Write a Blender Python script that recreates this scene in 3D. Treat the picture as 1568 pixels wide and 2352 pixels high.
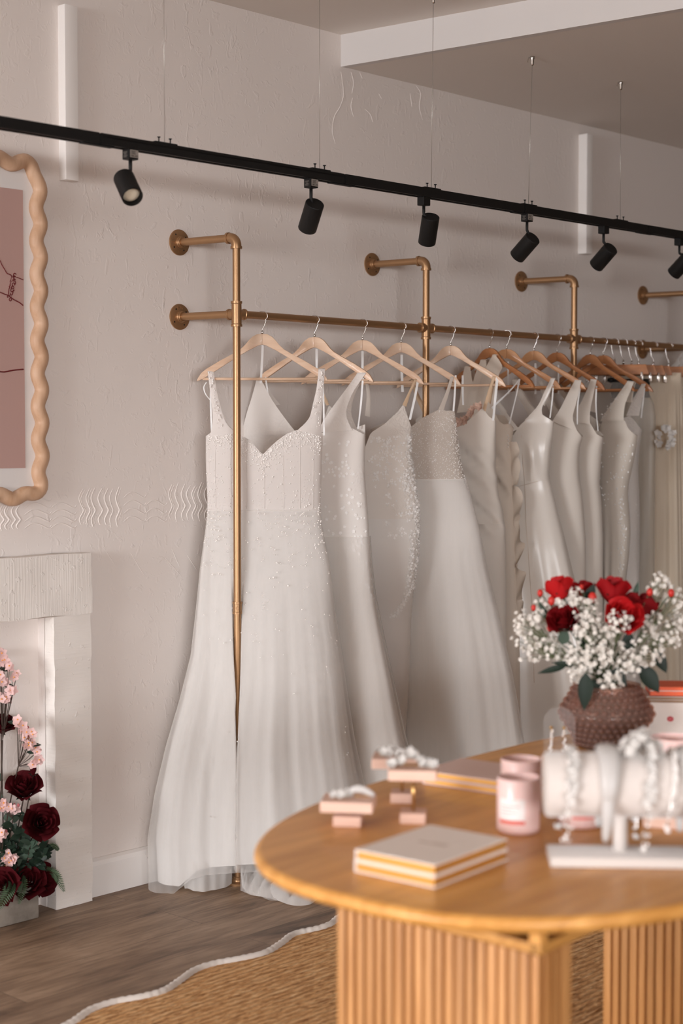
import bpy, bmesh, math, random
import numpy as np
from math import sin, cos, pi, atan2, sqrt, radians, exp
from mathutils import Vector, Matrix, noise

for o in list(bpy.data.objects):
    bpy.data.objects.remove(o)
SC = bpy.context.scene
COL = SC.collection
RND = random.Random(7)

# ------------------------------------------------------------------ camera
F, CX, CY = 3700.0, 784.0, 1176.0          # focal length and centre in pixels of the 1568 x 2352 frame
YAW = atan2(3506, F)
PITCH = atan2(176, F)
EYE = 1.552
FW = Vector((cos(YAW) * cos(PITCH), sin(YAW) * cos(PITCH), -sin(PITCH)))
RT = Vector((sin(YAW), -cos(YAW), 0))
UPV = RT.cross(FW)
CAMP = Vector((0, 0, EYE))
cam = bpy.data.cameras.new('camera')
cam.sensor_fit = 'VERTICAL'
cam.sensor_height = 36
cam.sensor_width = 24
cam.lens = F / 2352 * 36
cam.clip_start = 0.05
cam.dof.use_dof = True
cam.dof.focus_distance = 5.6
cam.dof.aperture_fstop = 2.2
camo = bpy.data.objects.new('camera', cam)
COL.objects.link(camo)
camo.matrix_world = Matrix(((RT.x, UPV.x, -FW.x, CAMP.x), (RT.y, UPV.y, -FW.y, CAMP.y), (RT.z, UPV.z, -FW.z, CAMP.z), (0, 0, 0, 1)))
SC.camera = camo

SC.view_settings.view_transform = 'Standard'
SC.view_settings.look = 'None'
SC.view_settings.gamma = 1
SC.view_settings.use_curve_mapping = False
SC.view_settings.exposure = 0.0

# ------------------------------------------------------------------ light: overcast daylight through the shop window in the left wall
world = bpy.data.worlds.new('sky')
SC.world = world
world.use_nodes = True
world.node_tree.nodes['Background'].inputs[0].default_value = (0.9, 0.95, 1.0, 1)
world.node_tree.nodes['Background'].inputs[1].default_value = 0.3


def area(name, loc, target, sx, sy, power, col):
    l = bpy.data.lights.new(name, 'AREA')
    l.shape = 'RECTANGLE'
    l.size, l.size_y = sx, sy
    l.energy = power
    l.color = col
    o = bpy.data.objects.new(name, l)
    COL.objects.link(o)
    o.location = loc
    o.rotation_euler = (Vector(target) - Vector(loc)).to_track_quat('-Z', 'Y').to_euler()
    return o


area('window_daylight', (-8.5, 2.6, 3.0), (2, 2.6, 3.0), 9.0, 4.2, 3600, (0.95, 0.965, 1.0))
area('front_fill', (-3.2, -8.0, 3.1), (-3.2, 0, 3.1), 9.0, 3.8, 2600, (0.97, 0.975, 1.0))  # added fill from the front, brightens the back wall and upward faces


# ------------------------------------------------------------------ picture <-> world
def ray(x, y):
    return FW + RT * ((x - CX) / F) - UPV * ((y - CY) / F)


def at(x, y, **k):
    d = ray(x, y)
    if 'Y' in k: t = (k['Y'] - CAMP.y) / d.y
    elif 'X' in k: t = (k['X'] - CAMP.x) / d.x
    elif 'Z' in k: t = (k['Z'] - CAMP.z) / d.z
    else: t = k['d']
    return CAMP + d * t


def pj(P):
    v = Vector(P) - CAMP
    z = v.dot(FW)
    return CX + F * v.dot(RT) / z, CY - F * v.dot(UPV) / z, z


# ------------------------------------------------------------------ materials
def lin(c):
    r = []
    for v in c:
        v = v / 255
        r.append(v / 12.92 if v <= 0.04045 else ((v + 0.055) / 1.055) ** 2.4)
    return (*r, 1)


def pr(name, rgb, rough=0.6, metal=0.0, spec=0.5, sheen=0.0, coat=0.0, sss=0.0):
    m = bpy.data.materials.new(name)
    m.use_nodes = True
    b = m.node_tree.nodes['Principled BSDF']
    b.inputs['Base Color'].default_value = lin(rgb)
    b.inputs['Roughness'].default_value = rough
    b.inputs['Metallic'].default_value = metal
    b.inputs['Specular IOR Level'].default_value = spec
    b.inputs['Sheen Weight'].default_value = sheen
    b.inputs['Coat Weight'].default_value = coat
    if sss:
        b.inputs['Subsurface Weight'].default_value = sss
        b.inputs['Subsurface Radius'].default_value = (0.01, 0.006, 0.004)
    return m


class NT:
    def __init__(s, m):
        s.t = m.node_tree
        s.b = s.t.nodes['Principled BSDF']
        s.out = s.t.nodes['Material Output']

    def n(s, kind, **k):
        nd = s.t.nodes.new(kind)
        for a, v in k.items():
            if a in nd.inputs: nd.inputs[a].default_value = v
            else: setattr(nd, a, v)
        return nd

    def l(s, a, ai, b, bi):
        s.t.links.new(a.outputs[ai], b.inputs[bi])

    def coord(s, scale=(1, 1, 1), kind='Object', rot=(0, 0, 0)):
        c = s.n('ShaderNodeTexCoord')
        mp = s.n('ShaderNodeMapping')
        mp.inputs['Scale'].default_value = scale
        mp.inputs['Rotation'].default_value = rot
        s.l(c, kind, mp, 'Vector')
        return mp

    def noise(s, co, scale, detail=3, rough=0.5, dist=0.0):
        nd = s.n('ShaderNodeTexNoise')
        nd.inputs['Scale'].default_value = scale
        nd.inputs['Detail'].default_value = detail
        nd.inputs['Roughness'].default_value = rough
        nd.inputs['Distortion'].default_value = dist
        s.l(co, 0, nd, 'Vector')
        return nd

    def ramp(s, src, si, stops):
        r = s.n('ShaderNodeValToRGB')
        e = r.color_ramp.elements
        while len(e) < len(stops): e.new(0.5)
        for i, (p, c) in enumerate(stops):
            e[i].position = p
            e[i].color = c if len(c) == 4 else lin(c)
        s.l(src, si, r, 'Fac')
        return r

    def bump(s, src, si, strength, dist=0.01, prev=None):
        b = s.n('ShaderNodeBump')
        b.inputs['Strength'].default_value = strength
        b.inputs['Distance'].default_value = dist
        s.l(src, si, b, 'Height')
        if prev: s.l(prev, 0, b, 'Normal')
        s.l(b, 0, s.b, 'Normal')
        return b


def wood(name, dark, light, axis=0, scale=9.0, stretch=14, rough=0.5, coat=0.0, ringdist=1.2):
    m = pr(name, light, rough, coat=coat)
    k = NT(m)
    sc = [stretch, stretch, stretch]
    sc[axis] = 1.0
    co = k.coord(tuple(v * 1.0 for v in sc))
    n1 = k.noise(co, scale * 0.35, 5, 0.6, ringdist)
    r = k.ramp(n1, 0, [(0.3, dark), (0.5, tuple((a + b) / 2 for a, b in zip(dark, light))), (0.72, light)])
    oi = k.n('ShaderNodeObjectInfo')
    hv = k.n('ShaderNodeHueSaturation')
    mr = k.n('ShaderNodeMapRange')
    mr.inputs['To Min'].default_value = 0.88
    mr.inputs['To Max'].default_value = 1.08
    k.l(oi, 'Random', mr, 'Value')
    k.l(mr, 0, hv, 'Value')
    k.l(r, 0, hv, 'Color')
    k.l(hv, 0, k.b, 'Base Color')
    n2 = k.noise(co, scale * 1.5, 3)
    k.bump(n2, 0, 0.12, 0.002)
    return m


def cloth(name, rgb, rough=0.7, trans=0.25, alpha=1.0, sheen=0.3, spec=0.3, weave=0.0, lace=0.0, glitter=0.0, streak=0.0):
    """fabric: diffuse front, some light through it, optionally see-through (tulle)"""
    m = pr(name, rgb, rough, spec=spec, sheen=sheen)
    k = NT(m)
    tr = k.n('ShaderNodeBsdfTranslucent')
    tr.inputs[0].default_value = lin(rgb)
    mx = k.n('ShaderNodeMixShader')
    mx.inputs[0].default_value = trans
    k.l(k.b, 0, mx, 1)
    k.l(tr, 0, mx, 2)
    last = mx
    if lace:
        co = k.coord((1, 1, 1))
        v = k.n('ShaderNodeTexVoronoi')
        v.inputs['Scale'].default_value = 105
        nn = k.noise(co, 22, 3, 0.5)
        ad = k.n('ShaderNodeVectorMath', operation='ADD')
        sc_ = k.n('ShaderNodeVectorMath', operation='SCALE')
        sc_.inputs['Scale'].default_value = 0.05
        k.l(nn, 1, sc_, 0)
        k.l(co, 0, ad, 0)
        k.l(sc_, 0, ad, 1)
        k.l(ad, 0, v, 'Vector')
        r = k.ramp(v, 0, [(0.15, (1, 1, 1, 1)), (0.4, (.6, .6, .6, 1)), (0.75, (0, 0, 0, 1))])
        msk = k.noise(co, 5, 2)
        mr_ = k.ramp(msk, 0, [(0.42, (0, 0, 0, 1)), (0.55, (1, 1, 1, 1))])
        mul = k.n('ShaderNodeMath', operation='MULTIPLY')
        k.l(r, 0, mul, 0)
        k.l(mr_, 0, mul, 1)
        k.bump(mul, 0, lace * .7, 0.003)
    if streak:
        co = k.coord((1, 1, .022))
        n1_ = k.noise(co, 95, 3, 0.6)
        co2 = k.coord((1, 1, .03))
        n2_ = k.noise(co2, 30, 2, 0.5)
        b_ = k.bump(n1_, 0, streak * .6, 0.003)
        k.bump(n2_, 0, streak, 0.006, b_)
        rr_ = k.ramp(n1_, 0, [(0.3, tuple(v - 6 for v in rgb)), (0.7, rgb)])
        k.l(rr_, 0, k.b, 'Base Color')
    if weave:
        co = k.coord((1, 1, 1))
        nn = k.noise(co, 420, 1)
        k.bump(nn, 0, weave, 0.001)
    if glitter:
        co = k.coord((1, 1, 1))
        v = k.n('ShaderNodeTexVoronoi')
        v.inputs['Scale'].default_value = 330
        k.l(co, 0, v, 'Vector')
        r = k.ramp(v, 1, [(0.7, (0, 0, 0, 1)), (0.95, (.25, .25, .25, 1))])
        k.l(r, 0, k.b, 'Metallic')
        mp = k.n('ShaderNodeMapRange')
        mp.inputs['To Min'].default_value = rough
        mp.inputs['To Max'].default_value = 0.35
        k.l(r, 0, mp, 'Value')
        k.l(mp, 0, k.b, 'Roughness')
        k.bump(v, 1, glitter, 0.003)
    if alpha < 1:
        tp = k.n('ShaderNodeBsdfTransparent')
        m2 = k.n('ShaderNodeMixShader')
        lw = k.n('ShaderNodeLayerWeight')
        lw.inputs[0].default_value = 0.35
        mp = k.n('ShaderNodeMapRange')
        mp.inputs['To Min'].default_value = alpha
        mp.inputs['To Max'].default_value = min(1, alpha + 0.3)
        k.l(lw, 'Facing', mp, 'Value')
        k.l(mp, 0, m2, 0)
        k.l(tp, 0, m2, 1)
        k.l(last, 0, m2, 2)
        last = m2
    k.l(last, 0, k.out, 'Surface')
    return m


# ------------------------------------------------------------------ objects
def thing(name, label, cat, loc=(0, 0, 0), rz=0.0, group=None):
    o = bpy.data.objects.new(name, None)
    o.empty_display_size = 0.05
    COL.objects.link(o)
    o.location = loc
    o.rotation_euler = (0, 0, rz)
    o['label'] = label
    o['category'] = cat
    if group: o['group'] = group
    return o


def tag(o, label, cat, group=None):
    o['label'] = label
    o['category'] = cat
    if group: o['group'] = group
    return o


def struct(o):
    o['kind'] = 'structure'
    return o


def mobj(name, V, Fc, mat, parent=None, smooth=True, label=None, angle=None):
    me = bpy.data.meshes.new(name)
    me.from_pydata([tuple(v) for v in V], [], Fc)
    me.materials.append(mat)
    bm = bmesh.new()
    bm.from_mesh(me)
    bmesh.ops.recalc_face_normals(bm, faces=bm.faces)
    bm.to_mesh(me)
    bm.free()
    if smooth:
        me.shade_smooth()
        if angle is not None:
            me.set_sharp_from_angle(angle=radians(angle))
    o = bpy.data.objects.new(name, me)
    COL.objects.link(o)
    if parent: o.parent = parent
    if label: o['label'] = label
    return o


class MB:
    """collects shapes into one mesh"""
    def __init__(s):
        s.V = []
        s.F = []

    def add(s, V, Fc):
        b = len(s.V)
        s.V += [tuple(v) for v in V]
        s.F += [tuple(i + b for i in f) for f in Fc]
        return s

    def box(s, c, size, rz=0.0, bev=0.0, M=None):
        bm = bmesh.new()
        bmesh.ops.create_cube(bm, size=1)
        bmesh.ops.scale(bm, vec=size, verts=bm.verts)
        if bev:
            bmesh.ops.bevel(bm, geom=bm.edges[:], offset=bev, segments=2, affect='EDGES', profile=0.6)
        T = Matrix.Translation(c) @ Matrix.Rotation(rz, 4, 'Z')
        if M: T = T @ M
        bm.transform(T)
        return s.bm(bm)

    def bm(s, bm):
        bm.verts.index_update()
        s.add([v.co[:] for v in bm.verts], [[v.index for v in f.verts] for f in bm.faces])
        bm.free()
        return s

    def tube(s, P, r, n=10, closed=False, cap=True, sx=1.0, up=None):
        P = [Vector(p) for p in P]
        N = len(P)
        rr = r if hasattr(r, '__len__') else [r] * N
        T = []
        for i in range(N):
            a = P[i - 1] if (i > 0 or closed) else P[0]
            c = P[(i + 1) % N] if (i < N - 1 or closed) else P[-1]
            d = c - a
            T.append(d.normalized() if d.length > 1e-9 else Vector((0, 0, 1)))
        u = Vector(up) if up else (Vector((0, 0, 1)) if abs(T[0].z) < 0.9 else Vector((1, 0, 0)))
        V = []
        for i in range(N):
            if up: u = Vector(up)
            x = (u - T[i] * u.dot(T[i]))
            if x.length < 1e-6: x = T[i].orthogonal()
            x.normalize()
            y = T[i].cross(x)
            u = x
            for j in range(n):
                a = 2 * pi * j / n
                V.append(P[i] + (x * cos(a) * sx + y * sin(a)) * rr[i])
        Fc = []
        for i in range(N if closed else N - 1):
            for j in range(n):
                a, b = i * n + j, i * n + (j + 1) % n
                c, d = ((i + 1) % N) * n + (j + 1) % n, ((i + 1) % N) * n + j
                Fc.append((a, b, c, d))
        if cap and not closed:
            Fc.append(tuple(range(n - 1, -1, -1)))
            Fc.append(tuple((N - 1) * n + j for j in range(n)))
        return s.add(V, Fc)

    def lathe(s, prof, n=32, M=None, cap=True):
        V = []
        for (r, z) in prof:
            for j in range(n):
                a = 2 * pi * j / n
                V.append(Vector((r * cos(a), r * sin(a), z)))
        Fc = []
        for i in range(len(prof) - 1):
            for j in range(n):
                Fc.append((i * n + j, i * n + (j + 1) % n, (i + 1) * n + (j + 1) % n, (i + 1) * n + j))
        if cap:
            if prof[0][0] > 1e-6: Fc.append(tuple(range(n - 1, -1, -1)))
            if prof[-1][0] > 1e-6: Fc.append(tuple((len(prof) - 1) * n + j for j in range(n)))
        if M: V = [M @ v for v in V]
        return s.add(V, Fc)

    def ball(s, c, r, seg=8, rings=5, sc=(1, 1, 1)):
        V, Fc = [], []
        c = Vector(c)
        V.append(c + Vector((0, 0, r * sc[2])))
        for i in range(1, rings):
            t = pi * i / rings
            for j in range(seg):
                a = 2 * pi * j / seg
                V.append(c + Vector((r * sin(t) * cos(a) * sc[0], r * sin(t) * sin(a) * sc[1], r * cos(t) * sc[2])))
        V.append(c - Vector((0, 0, r * sc[2])))
        for j in range(seg):
            Fc.append((0, 1 + j, 1 + (j + 1) % seg))
        for i in range(rings - 2):
            for j in range(seg):
                a = 1 + i * seg
                Fc.append((a + j, a + seg + j, a + seg + (j + 1) % seg, a + (j + 1) % seg))
        a = 1 + (rings - 2) * seg
        L = len(V) - 1
        for j in range(seg):
            Fc.append((a + j, L, a + (j + 1) % seg))
        return s.add(V, Fc)

    def grid(s, rows):
        n = len(rows[0])
        V = [p for r in rows for p in r]
        Fc = []
        for i in range(len(rows) - 1):
            for j in range(n - 1):
                Fc.append((i * n + j, i * n + j + 1, (i + 1) * n + j + 1, (i + 1) * n + j))
        return s.add(V, Fc)

    def build(s, name, mat, parent=None, smooth=True, label=None, angle=None):
        return mobj(name, s.V, s.F, mat, parent, smooth, label, angle)


def extrude_poly(mb, pts, y0, y1, bev=0.0, M=None):
    """outline in local x,z extruded along y"""
    bm = bmesh.new()
    vs = [bm.verts.new((x, y0, z)) for x, z in pts]
    f = bm.faces.new(vs)
    r = bmesh.ops.extrude_face_region(bm, geom=[f])
    for v in r['geom']:
        if isinstance(v, bmesh.types.BMVert): v.co.y = y1
    bmesh.ops.recalc_face_normals(bm, faces=bm.faces)
    if bev:
        ed = [e for e in bm.edges if abs(e.verts[0].co.y - e.verts[1].co.y) < 1e-6]
        bmesh.ops.bevel(bm, geom=ed, offset=bev, segments=2, affect='EDGES', profile=0.6)
    if M: bm.transform(M)
    mb.bm(bm)
    return mb


def textmesh(s, size, depth=0.0004):
    c = bpy.data.curves.new('lettering', 'FONT')
    c.body = s
    c.size = size
    c.extrude = depth
    c.align_x = 'CENTER'
    c.align_y = 'CENTER'
    o = bpy.data.objects.new('lettering', c)
    COL.objects.link(o)
    dg = bpy.context.evaluated_depsgraph_get()
    me = bpy.data.meshes.new_from_object(o.evaluated_get(dg))
    bpy.data.objects.remove(o)
    bpy.data.curves.remove(c)
    V = [v.co.copy() for v in me.vertices]
    Fc = [tuple(p.vertices) for p in me.polygons]
    bpy.data.meshes.remove(me)
    return V, Fc


def interp(x, xs, ys):
    return float(np.interp(x, xs, ys))


def smooth(a, b, x):
    t = min(1, max(0, (x - a) / (b - a)))
    return t * t * (3 - 2 * t)


def catmull(P, k=6):
    P = [Vector(p) for p in P]
    out = []
    for i in range(len(P) - 1):
        p0, p1, p2, p3 = P[max(i - 1, 0)], P[i], P[i + 1], P[min(i + 2, len(P) - 1)]
        for j in range(k):
            t = j / k
            out.append(0.5 * ((2 * p1) + (p2 - p0) * t + (2 * p0 - 5 * p1 + 4 * p2 - p3) * t * t + (3 * p1 - p0 - 3 * p2 + p3) * t ** 3))
    out.append(P[-1])
    return out


def copy_tree(root, loc=None, rz=None, label=None, group=None):
    r = root.copy()
    COL.objects.link(r)
    if loc is not None: r.location = loc
    if rz is not None: r.rotation_euler = (0, 0, rz)
    if label: r['label'] = label
    if group: r['group'] = group

    def rec(a, b):
        for ch in list(a.children):
            c = ch.copy()
            COL.objects.link(c)
            c.parent = b
            rec(ch, c)
    rec(root, r)
    return r
# ------------------------------------------------------------------ material list
M = {}
# painted plaster walls with trowel marks
m = pr('wall_plaster', (236, 227, 221), 0.75, spec=0.25)
k = NT(m)
co = k.coord((1, 1, 1))
cs = k.coord((1.0, 1.0, 0.42), rot=(0, 0.45, 0))
n1 = k.noise(cs, 42, 2, 0.45, 0.5)
r1 = k.ramp(n1, 0, [(0.60, (0, 0, 0, 1)), (0.68, (1, 1, 1, 1)), (0.8, (.7, .7, .7, 1))])
mk = k.noise(co, 5, 2)
rk = k.ramp(mk, 0, [(0.38, (0, 0, 0, 1)), (0.62, (1, 1, 1, 1))])
mul = k.n('ShaderNodeMath', operation='MULTIPLY')
k.l(r1, 0, mul, 0)
k.l(rk, 0, mul, 1)
b1 = k.bump(mul, 0, 0.42, 0.0022)
n3 = k.noise(co, 34, 3, 0.55, 0.6)
r3 = k.ramp(n3, 0, [(0.60, (0, 0, 0, 1)), (0.72, (1, 1, 1, 1))])
b3 = k.bump(r3, 0, 0.35, 0.0022, b1)
n4 = k.noise(co, 4, 3)
k.bump(n4, 0, 0.2, 0.01, b3)
M['wall'] = m
m = pr('ceiling_paint', (236, 229, 222), 0.8, spec=0.2)
k = NT(m); co = k.coord(); k.bump(k.noise(co, 60, 3), 0, 0.06, 0.003); M['ceiling'] = m
M['trim_bright'] = pr('white_eggshell_paint', (242, 237, 233), 0.5, spec=0.35)
m = pr('white_gloss_paint', (222, 217, 214), 0.45, spec=0.4)
k = NT(m); co = k.coord(); k.bump(k.noise(co, 14, 3), 0, 0.12, 0.006); M['trim'] = m
# brushed masonry paint on the fireplace
for nm, sc in (('lintel_paint', (160, 160, 3)), ('pillar_paint', (4, 4, 110))):
    m = pr(nm, (238, 231, 224), 0.7, spec=0.25)
    k = NT(m)
    cg = k.coord(sc)
    cc = k.coord()
    b0 = k.bump(k.noise(cg, 1.0, 2), 0, 0.35, 0.004)
    nn = k.noise(cc, 45, 3)
    rr = k.ramp(nn, 0, [(0.62, (0, 0, 0, 1)), (0.7, (1, 1, 1, 1))])
    k.bump(rr, 0, 0.35, 0.004, b0)
    M[nm] = m
M['far_wall'] = pr('bounce_absorbing_taupe', (150, 134, 120), 0.8, spec=0.2)  # dark tone given to unseen walls to cut bounced light
M['recess'] = pr('recess_paint', (224, 214, 206), 0.75, spec=0.2)
# floor planks running along the wall
m = pr('oak_laminate', (140, 112, 90), 0.5, spec=0.35)
k = NT(m)
co = k.coord((1, 1, 1))
br = k.n('ShaderNodeTexBrick')
br.offset = 0.37
br.inputs['Scale'].default_value = 1.0
br.inputs['Brick Width'].default_value = 1.28
br.inputs['Row Height'].default_value = 0.19
br.inputs['Mortar Size'].default_value = 0.0012
br.inputs['Mortar Smooth'].default_value = 0.3
br.inputs['Color1'].default_value = (0.2, 0.2, 0.2, 1)
br.inputs['Color2'].default_value = (0.9, 0.9, 0.9, 1)
br.inputs['Mortar'].default_value = (0, 0, 0, 1)
k.l(co, 0, br, 'Vector')
ofs = k.n('ShaderNodeVectorMath', operation='MULTIPLY_ADD')
ofs.inputs[1].default_value = (7.3, 3.1, 1.0)
k.l(br, 0, ofs, 0)
k.l(co, 0, ofs, 2)
mp = k.n('ShaderNodeMapping')
mp.inputs['Scale'].default_value = (1.0, 5.0, 1)
k.l(ofs, 0, mp, 'Vector')
g1 = k.noise(mp, 1.6, 6, 0.62, 1.1)
rg = k.ramp(g1, 0, [(0.26, (84, 64, 49)), (0.4, (136, 110, 88)), (0.58, (160, 133, 109)), (0.78, (184, 157, 132))])
mp2 = k.n('ShaderNodeMapping')
mp2.inputs['Scale'].default_value = (5, 45, 1)
k.l(ofs, 0, mp2, 'Vector')
g2 = k.noise(mp2, 1.5, 3, 0.6, 0.3)
mixc = k.n('ShaderNodeMixRGB', blend_type='MULTIPLY')
mixc.inputs[0].default_value = 0.5
rg2 = k.ramp(g2, 0, [(0.3, (150, 140, 130)), (0.6, (255, 255, 255))])
k.l(rg, 0, mixc, 1)
k.l(rg2, 0, mixc, 2)
mt = k.n('ShaderNodeMixRGB', blend_type='MULTIPLY')
mt.inputs[0].default_value = 0.55
rm = k.ramp(br, 1, [(0.0, (255, 255, 255)), (1.0, (70, 55, 45))])
k.l(mixc, 0, mt, 1)
k.l(rm, 0, mt, 2)
pt = k.n('ShaderNodeMixRGB', blend_type='MULTIPLY')
pt.inputs[0].default_value = 0.3
rp = k.ramp(br, 0, [(0.0, (190, 185, 180)), (1.0, (255, 255, 255))])
k.l(mt, 0, pt, 1)
k.l(rp, 0, pt, 2)
k.l(pt, 0, k.b, 'Base Color')
k.bump(g2, 0, 0.12, 0.002)
M['floor'] = m
# metals
m = pr('antique_gold_paint', (170, 132, 96), 0.36, metal=0.7, spec=0.5)
k = NT(m); co = k.coord(); nz = k.noise(co, 700, 2); k.bump(nz, 0, 0.12, 0.0006); M['gold_pipe'] = m
M['black'] = pr('matt_black', (17, 16, 16), 0.55, spec=0.35)
M['blackgap'] = pr('black_recess', (6, 6, 6), 0.8)
M['chrome'] = pr('polished_steel', (205, 200, 195), 0.18, metal=1.0)
M['wire'] = pr('steel_wire', (190, 184, 176), 0.3, metal=0.8)
M['sticker'] = pr('silver_sticker', (150, 142, 134), 0.4)
M['darktext'] = pr('dark_print', (40, 34, 30), 0.6)
M['lens'] = pr('lamp_lens', (222, 210, 188), 0.25, spec=0.6)
M['hole'] = pr('screw_hole', (30, 18, 8), 0.7)
# woods
M['birch'] = wood('pale_hanger_wood', (212, 172, 140), (234, 206, 180), axis=0, scale=8, stretch=8, rough=0.45, coat=0.15)
M['honey'] = wood('honey_hanger_wood', (190, 132, 88), (216, 164, 118), axis=0, scale=8, stretch=8, rough=0.45, coat=0.15)
M['brownwood'] = wood('brown_hanger_wood', (152, 94, 54), (194, 132, 84), axis=0, scale=8, stretch=8, rough=0.45, coat=0.15)
M['oak'] = wood('oak_tabletop', (186, 126, 56), (224, 164, 90), axis=0, scale=4.5, stretch=9, rough=0.42, coat=0.1)
M['oakv'] = wood('oak_slat', (168, 112, 58), (206, 150, 92), axis=2, scale=5, stretch=12, rough=0.5)
M['frame'] = wood('wavy_frame_ash', (186, 146, 114), (214, 180, 152), axis=2, scale=9, stretch=5, rough=0.5)
# fabrics
IV = (236, 232, 227)
M['tulle'] = cloth('ivory_tulle', (247, 243, 239), 0.85, 0.35, 0.62, sheen=0.1, streak=.2)
M['tulle_thin'] = cloth('sheer_tulle', (247, 243, 239), 0.85, 0.4, 0.28, sheen=0.1, streak=.2)
M['tulle_solid'] = cloth('layered_tulle', (241, 237, 233), 0.85, 0.25, 0.95, sheen=0.1, streak=.22)
M['bodice_sheer'] = cloth('blush_lined_mesh', (240, 233, 228), 0.8, 0.25, 0.93, sheen=0.2)
M['crepe_white'] = cloth('white_crepe', (238, 232, 226), 0.6, 0.2, spec=0.25)
M['crepe'] = cloth('ivory_crepe', (233, 224, 214), 0.6, 0.18, spec=0.25)
M['crepe_warm'] = cloth('warm_ivory_crepe', (229, 215, 200), 0.6, 0.18, spec=0.25)
M['satin'] = cloth('ivory_satin', (236, 228, 219), 0.27, 0.1, spec=0.65, sheen=0.05)
M['lace'] = cloth('ivory_lace', (239, 232, 226), 0.7, 0.22, lace=0.7)
M['lace_dense'] = cloth('beaded_lace', (238, 230, 222), 0.65, 0.2, lace=1.0)
M['glitter'] = cloth('glitter_mesh', (206, 194, 183), 0.6, 0.12)
M['glitter_tulle'] = cloth('glitter_tulle', (250, 245, 240), 0.6, 0.25, 0.96, sheen=0.1, streak=.22)
M['sequin_cloth'] = cloth('sequinned_mesh', (224, 214, 202), 0.55, 0.15, glitter=0.35)
M['cream_tulle'] = cloth('cream_tulle', (244, 230, 210), 0.85, 0.3, 0.96, streak=.2)
M['ribbon'] = cloth('white_satin_ribbon', (246, 245, 244), 0.4, 0.2, spec=0.4)
M['beige_strap'] = cloth('beige_strap_ribbon', (214, 184, 152), 0.5, 0.1)
M['pearl'] = pr('pearl', (250, 244, 239), 0.2, spec=0.6, coat=0.4)
M['lace_motif'] = cloth('white_lace_motif', (254, 251, 248), 0.6, 0.3)
M['sequin'] = pr('clear_sequin', (255, 253, 250), 0.2, metal=0.0, spec=1.0, coat=0.8)
M['blush'] = cloth('blush_organza', (228, 196, 178), 0.7, 0.3)
M['white_lace'] = pr('white_lace_trim', (210, 205, 200), 0.7)
M['velvet'] = pr('white_velvet', (212, 202, 195), 0.85, spec=0.2, sheen=0.6)
M['white_satin'] = pr('white_satin_band', (198, 193, 189), 0.4, spec=0.4)
M['plastic'] = cloth('clear_garment_bag', (206, 200, 192), 0.3, 0.3, 0.3, spec=0.6)
# paper, glass, wax
M['print'] = pr('dusty_pink_print', (188, 154, 146), 0.6)
M['mat'] = pr('white_mount_board', (226, 221, 218), 0.75)
M['ink'] = pr('burgundy_ink', (104, 16, 20), 0.6)
M['cover'] = pr('cream_book_cover', (238, 226, 216), 0.65)
M['coverpink'] = pr('blush_book_cover', (228, 200, 190), 0.65)
M['gilt'] = pr('gilt_page_edges', (226, 172, 92), 0.34, metal=0.7)
M['pinkblock'] = wood('pink_limed_wood', (216, 176, 156), (232, 198, 180), axis=0, scale=8, stretch=10, rough=0.6)
M['brass'] = pr('brass_rod', (206, 164, 104), 0.3, metal=0.9)
m = pr('pink_frosted_glass', (243, 208, 202), 0.3, spec=0.5, sss=0.3); M['pinkglass'] = m
M['wax'] = pr('pink_wax', (240, 208, 200), 0.55, sss=0.3)
M['label'] = pr('white_paper_label', (240, 232, 228), 0.6)
M['redprint'] = pr('coral_print', (226, 92, 74), 0.6)
M['pinktext'] = pr('pink_print', (214, 150, 146), 0.6)
M['faint'] = pr('faint_print', (206, 190, 178), 0.6)
M['orange'] = pr('orange_card', (238, 96, 44), 0.5)
M['browncard'] = pr('brown_card', (142, 106, 74), 0.6)
M['whitecard'] = pr('white_card', (226, 216, 208), 0.5)
M['redoval'] = pr('crimson_print', (186, 50, 60), 0.5)
M['concrete'] = pr('concrete', (150, 140, 130), 0.85)
k = NT(M['concrete']); co = k.coord(); nn = k.noise(co, 9, 5, 0.6)
rr = k.ramp(nn, 0, [(0.35, (112, 103, 94)), (0.65, (160, 150, 138))]); k.l(rr, 0, k.b, 'Base Color'); k.bump(nn, 0, 0.2, 0.005)
m = pr('smoky_pink_glass', (206, 176, 164), 0.08, spec=1.0, coat=0.6)
k = NT(m)
gl = k.n('ShaderNodeBsdfTransparent'); gl.inputs[0].default_value = lin((232, 212, 202))
mx = k.n('ShaderNodeMixShader'); mx.inputs[0].default_value = 0.16
k.l(gl, 0, mx, 1); k.l(k.b, 0, mx, 2); k.l(mx, 0, k.out, 'Surface'); M['vase'] = m
m = pr('clear_acrylic', (235, 232, 230), 0.08, spec=0.6)
k = NT(m)
gl = k.n('ShaderNodeBsdfTransparent')
mx = k.n('ShaderNodeMixShader'); mx.inputs[0].default_value = 0.06
k.l(gl, 0, mx, 1); k.l(k.b, 0, mx, 2); k.l(mx, 0, k.out, 'Surface'); M['acrylic'] = m
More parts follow.
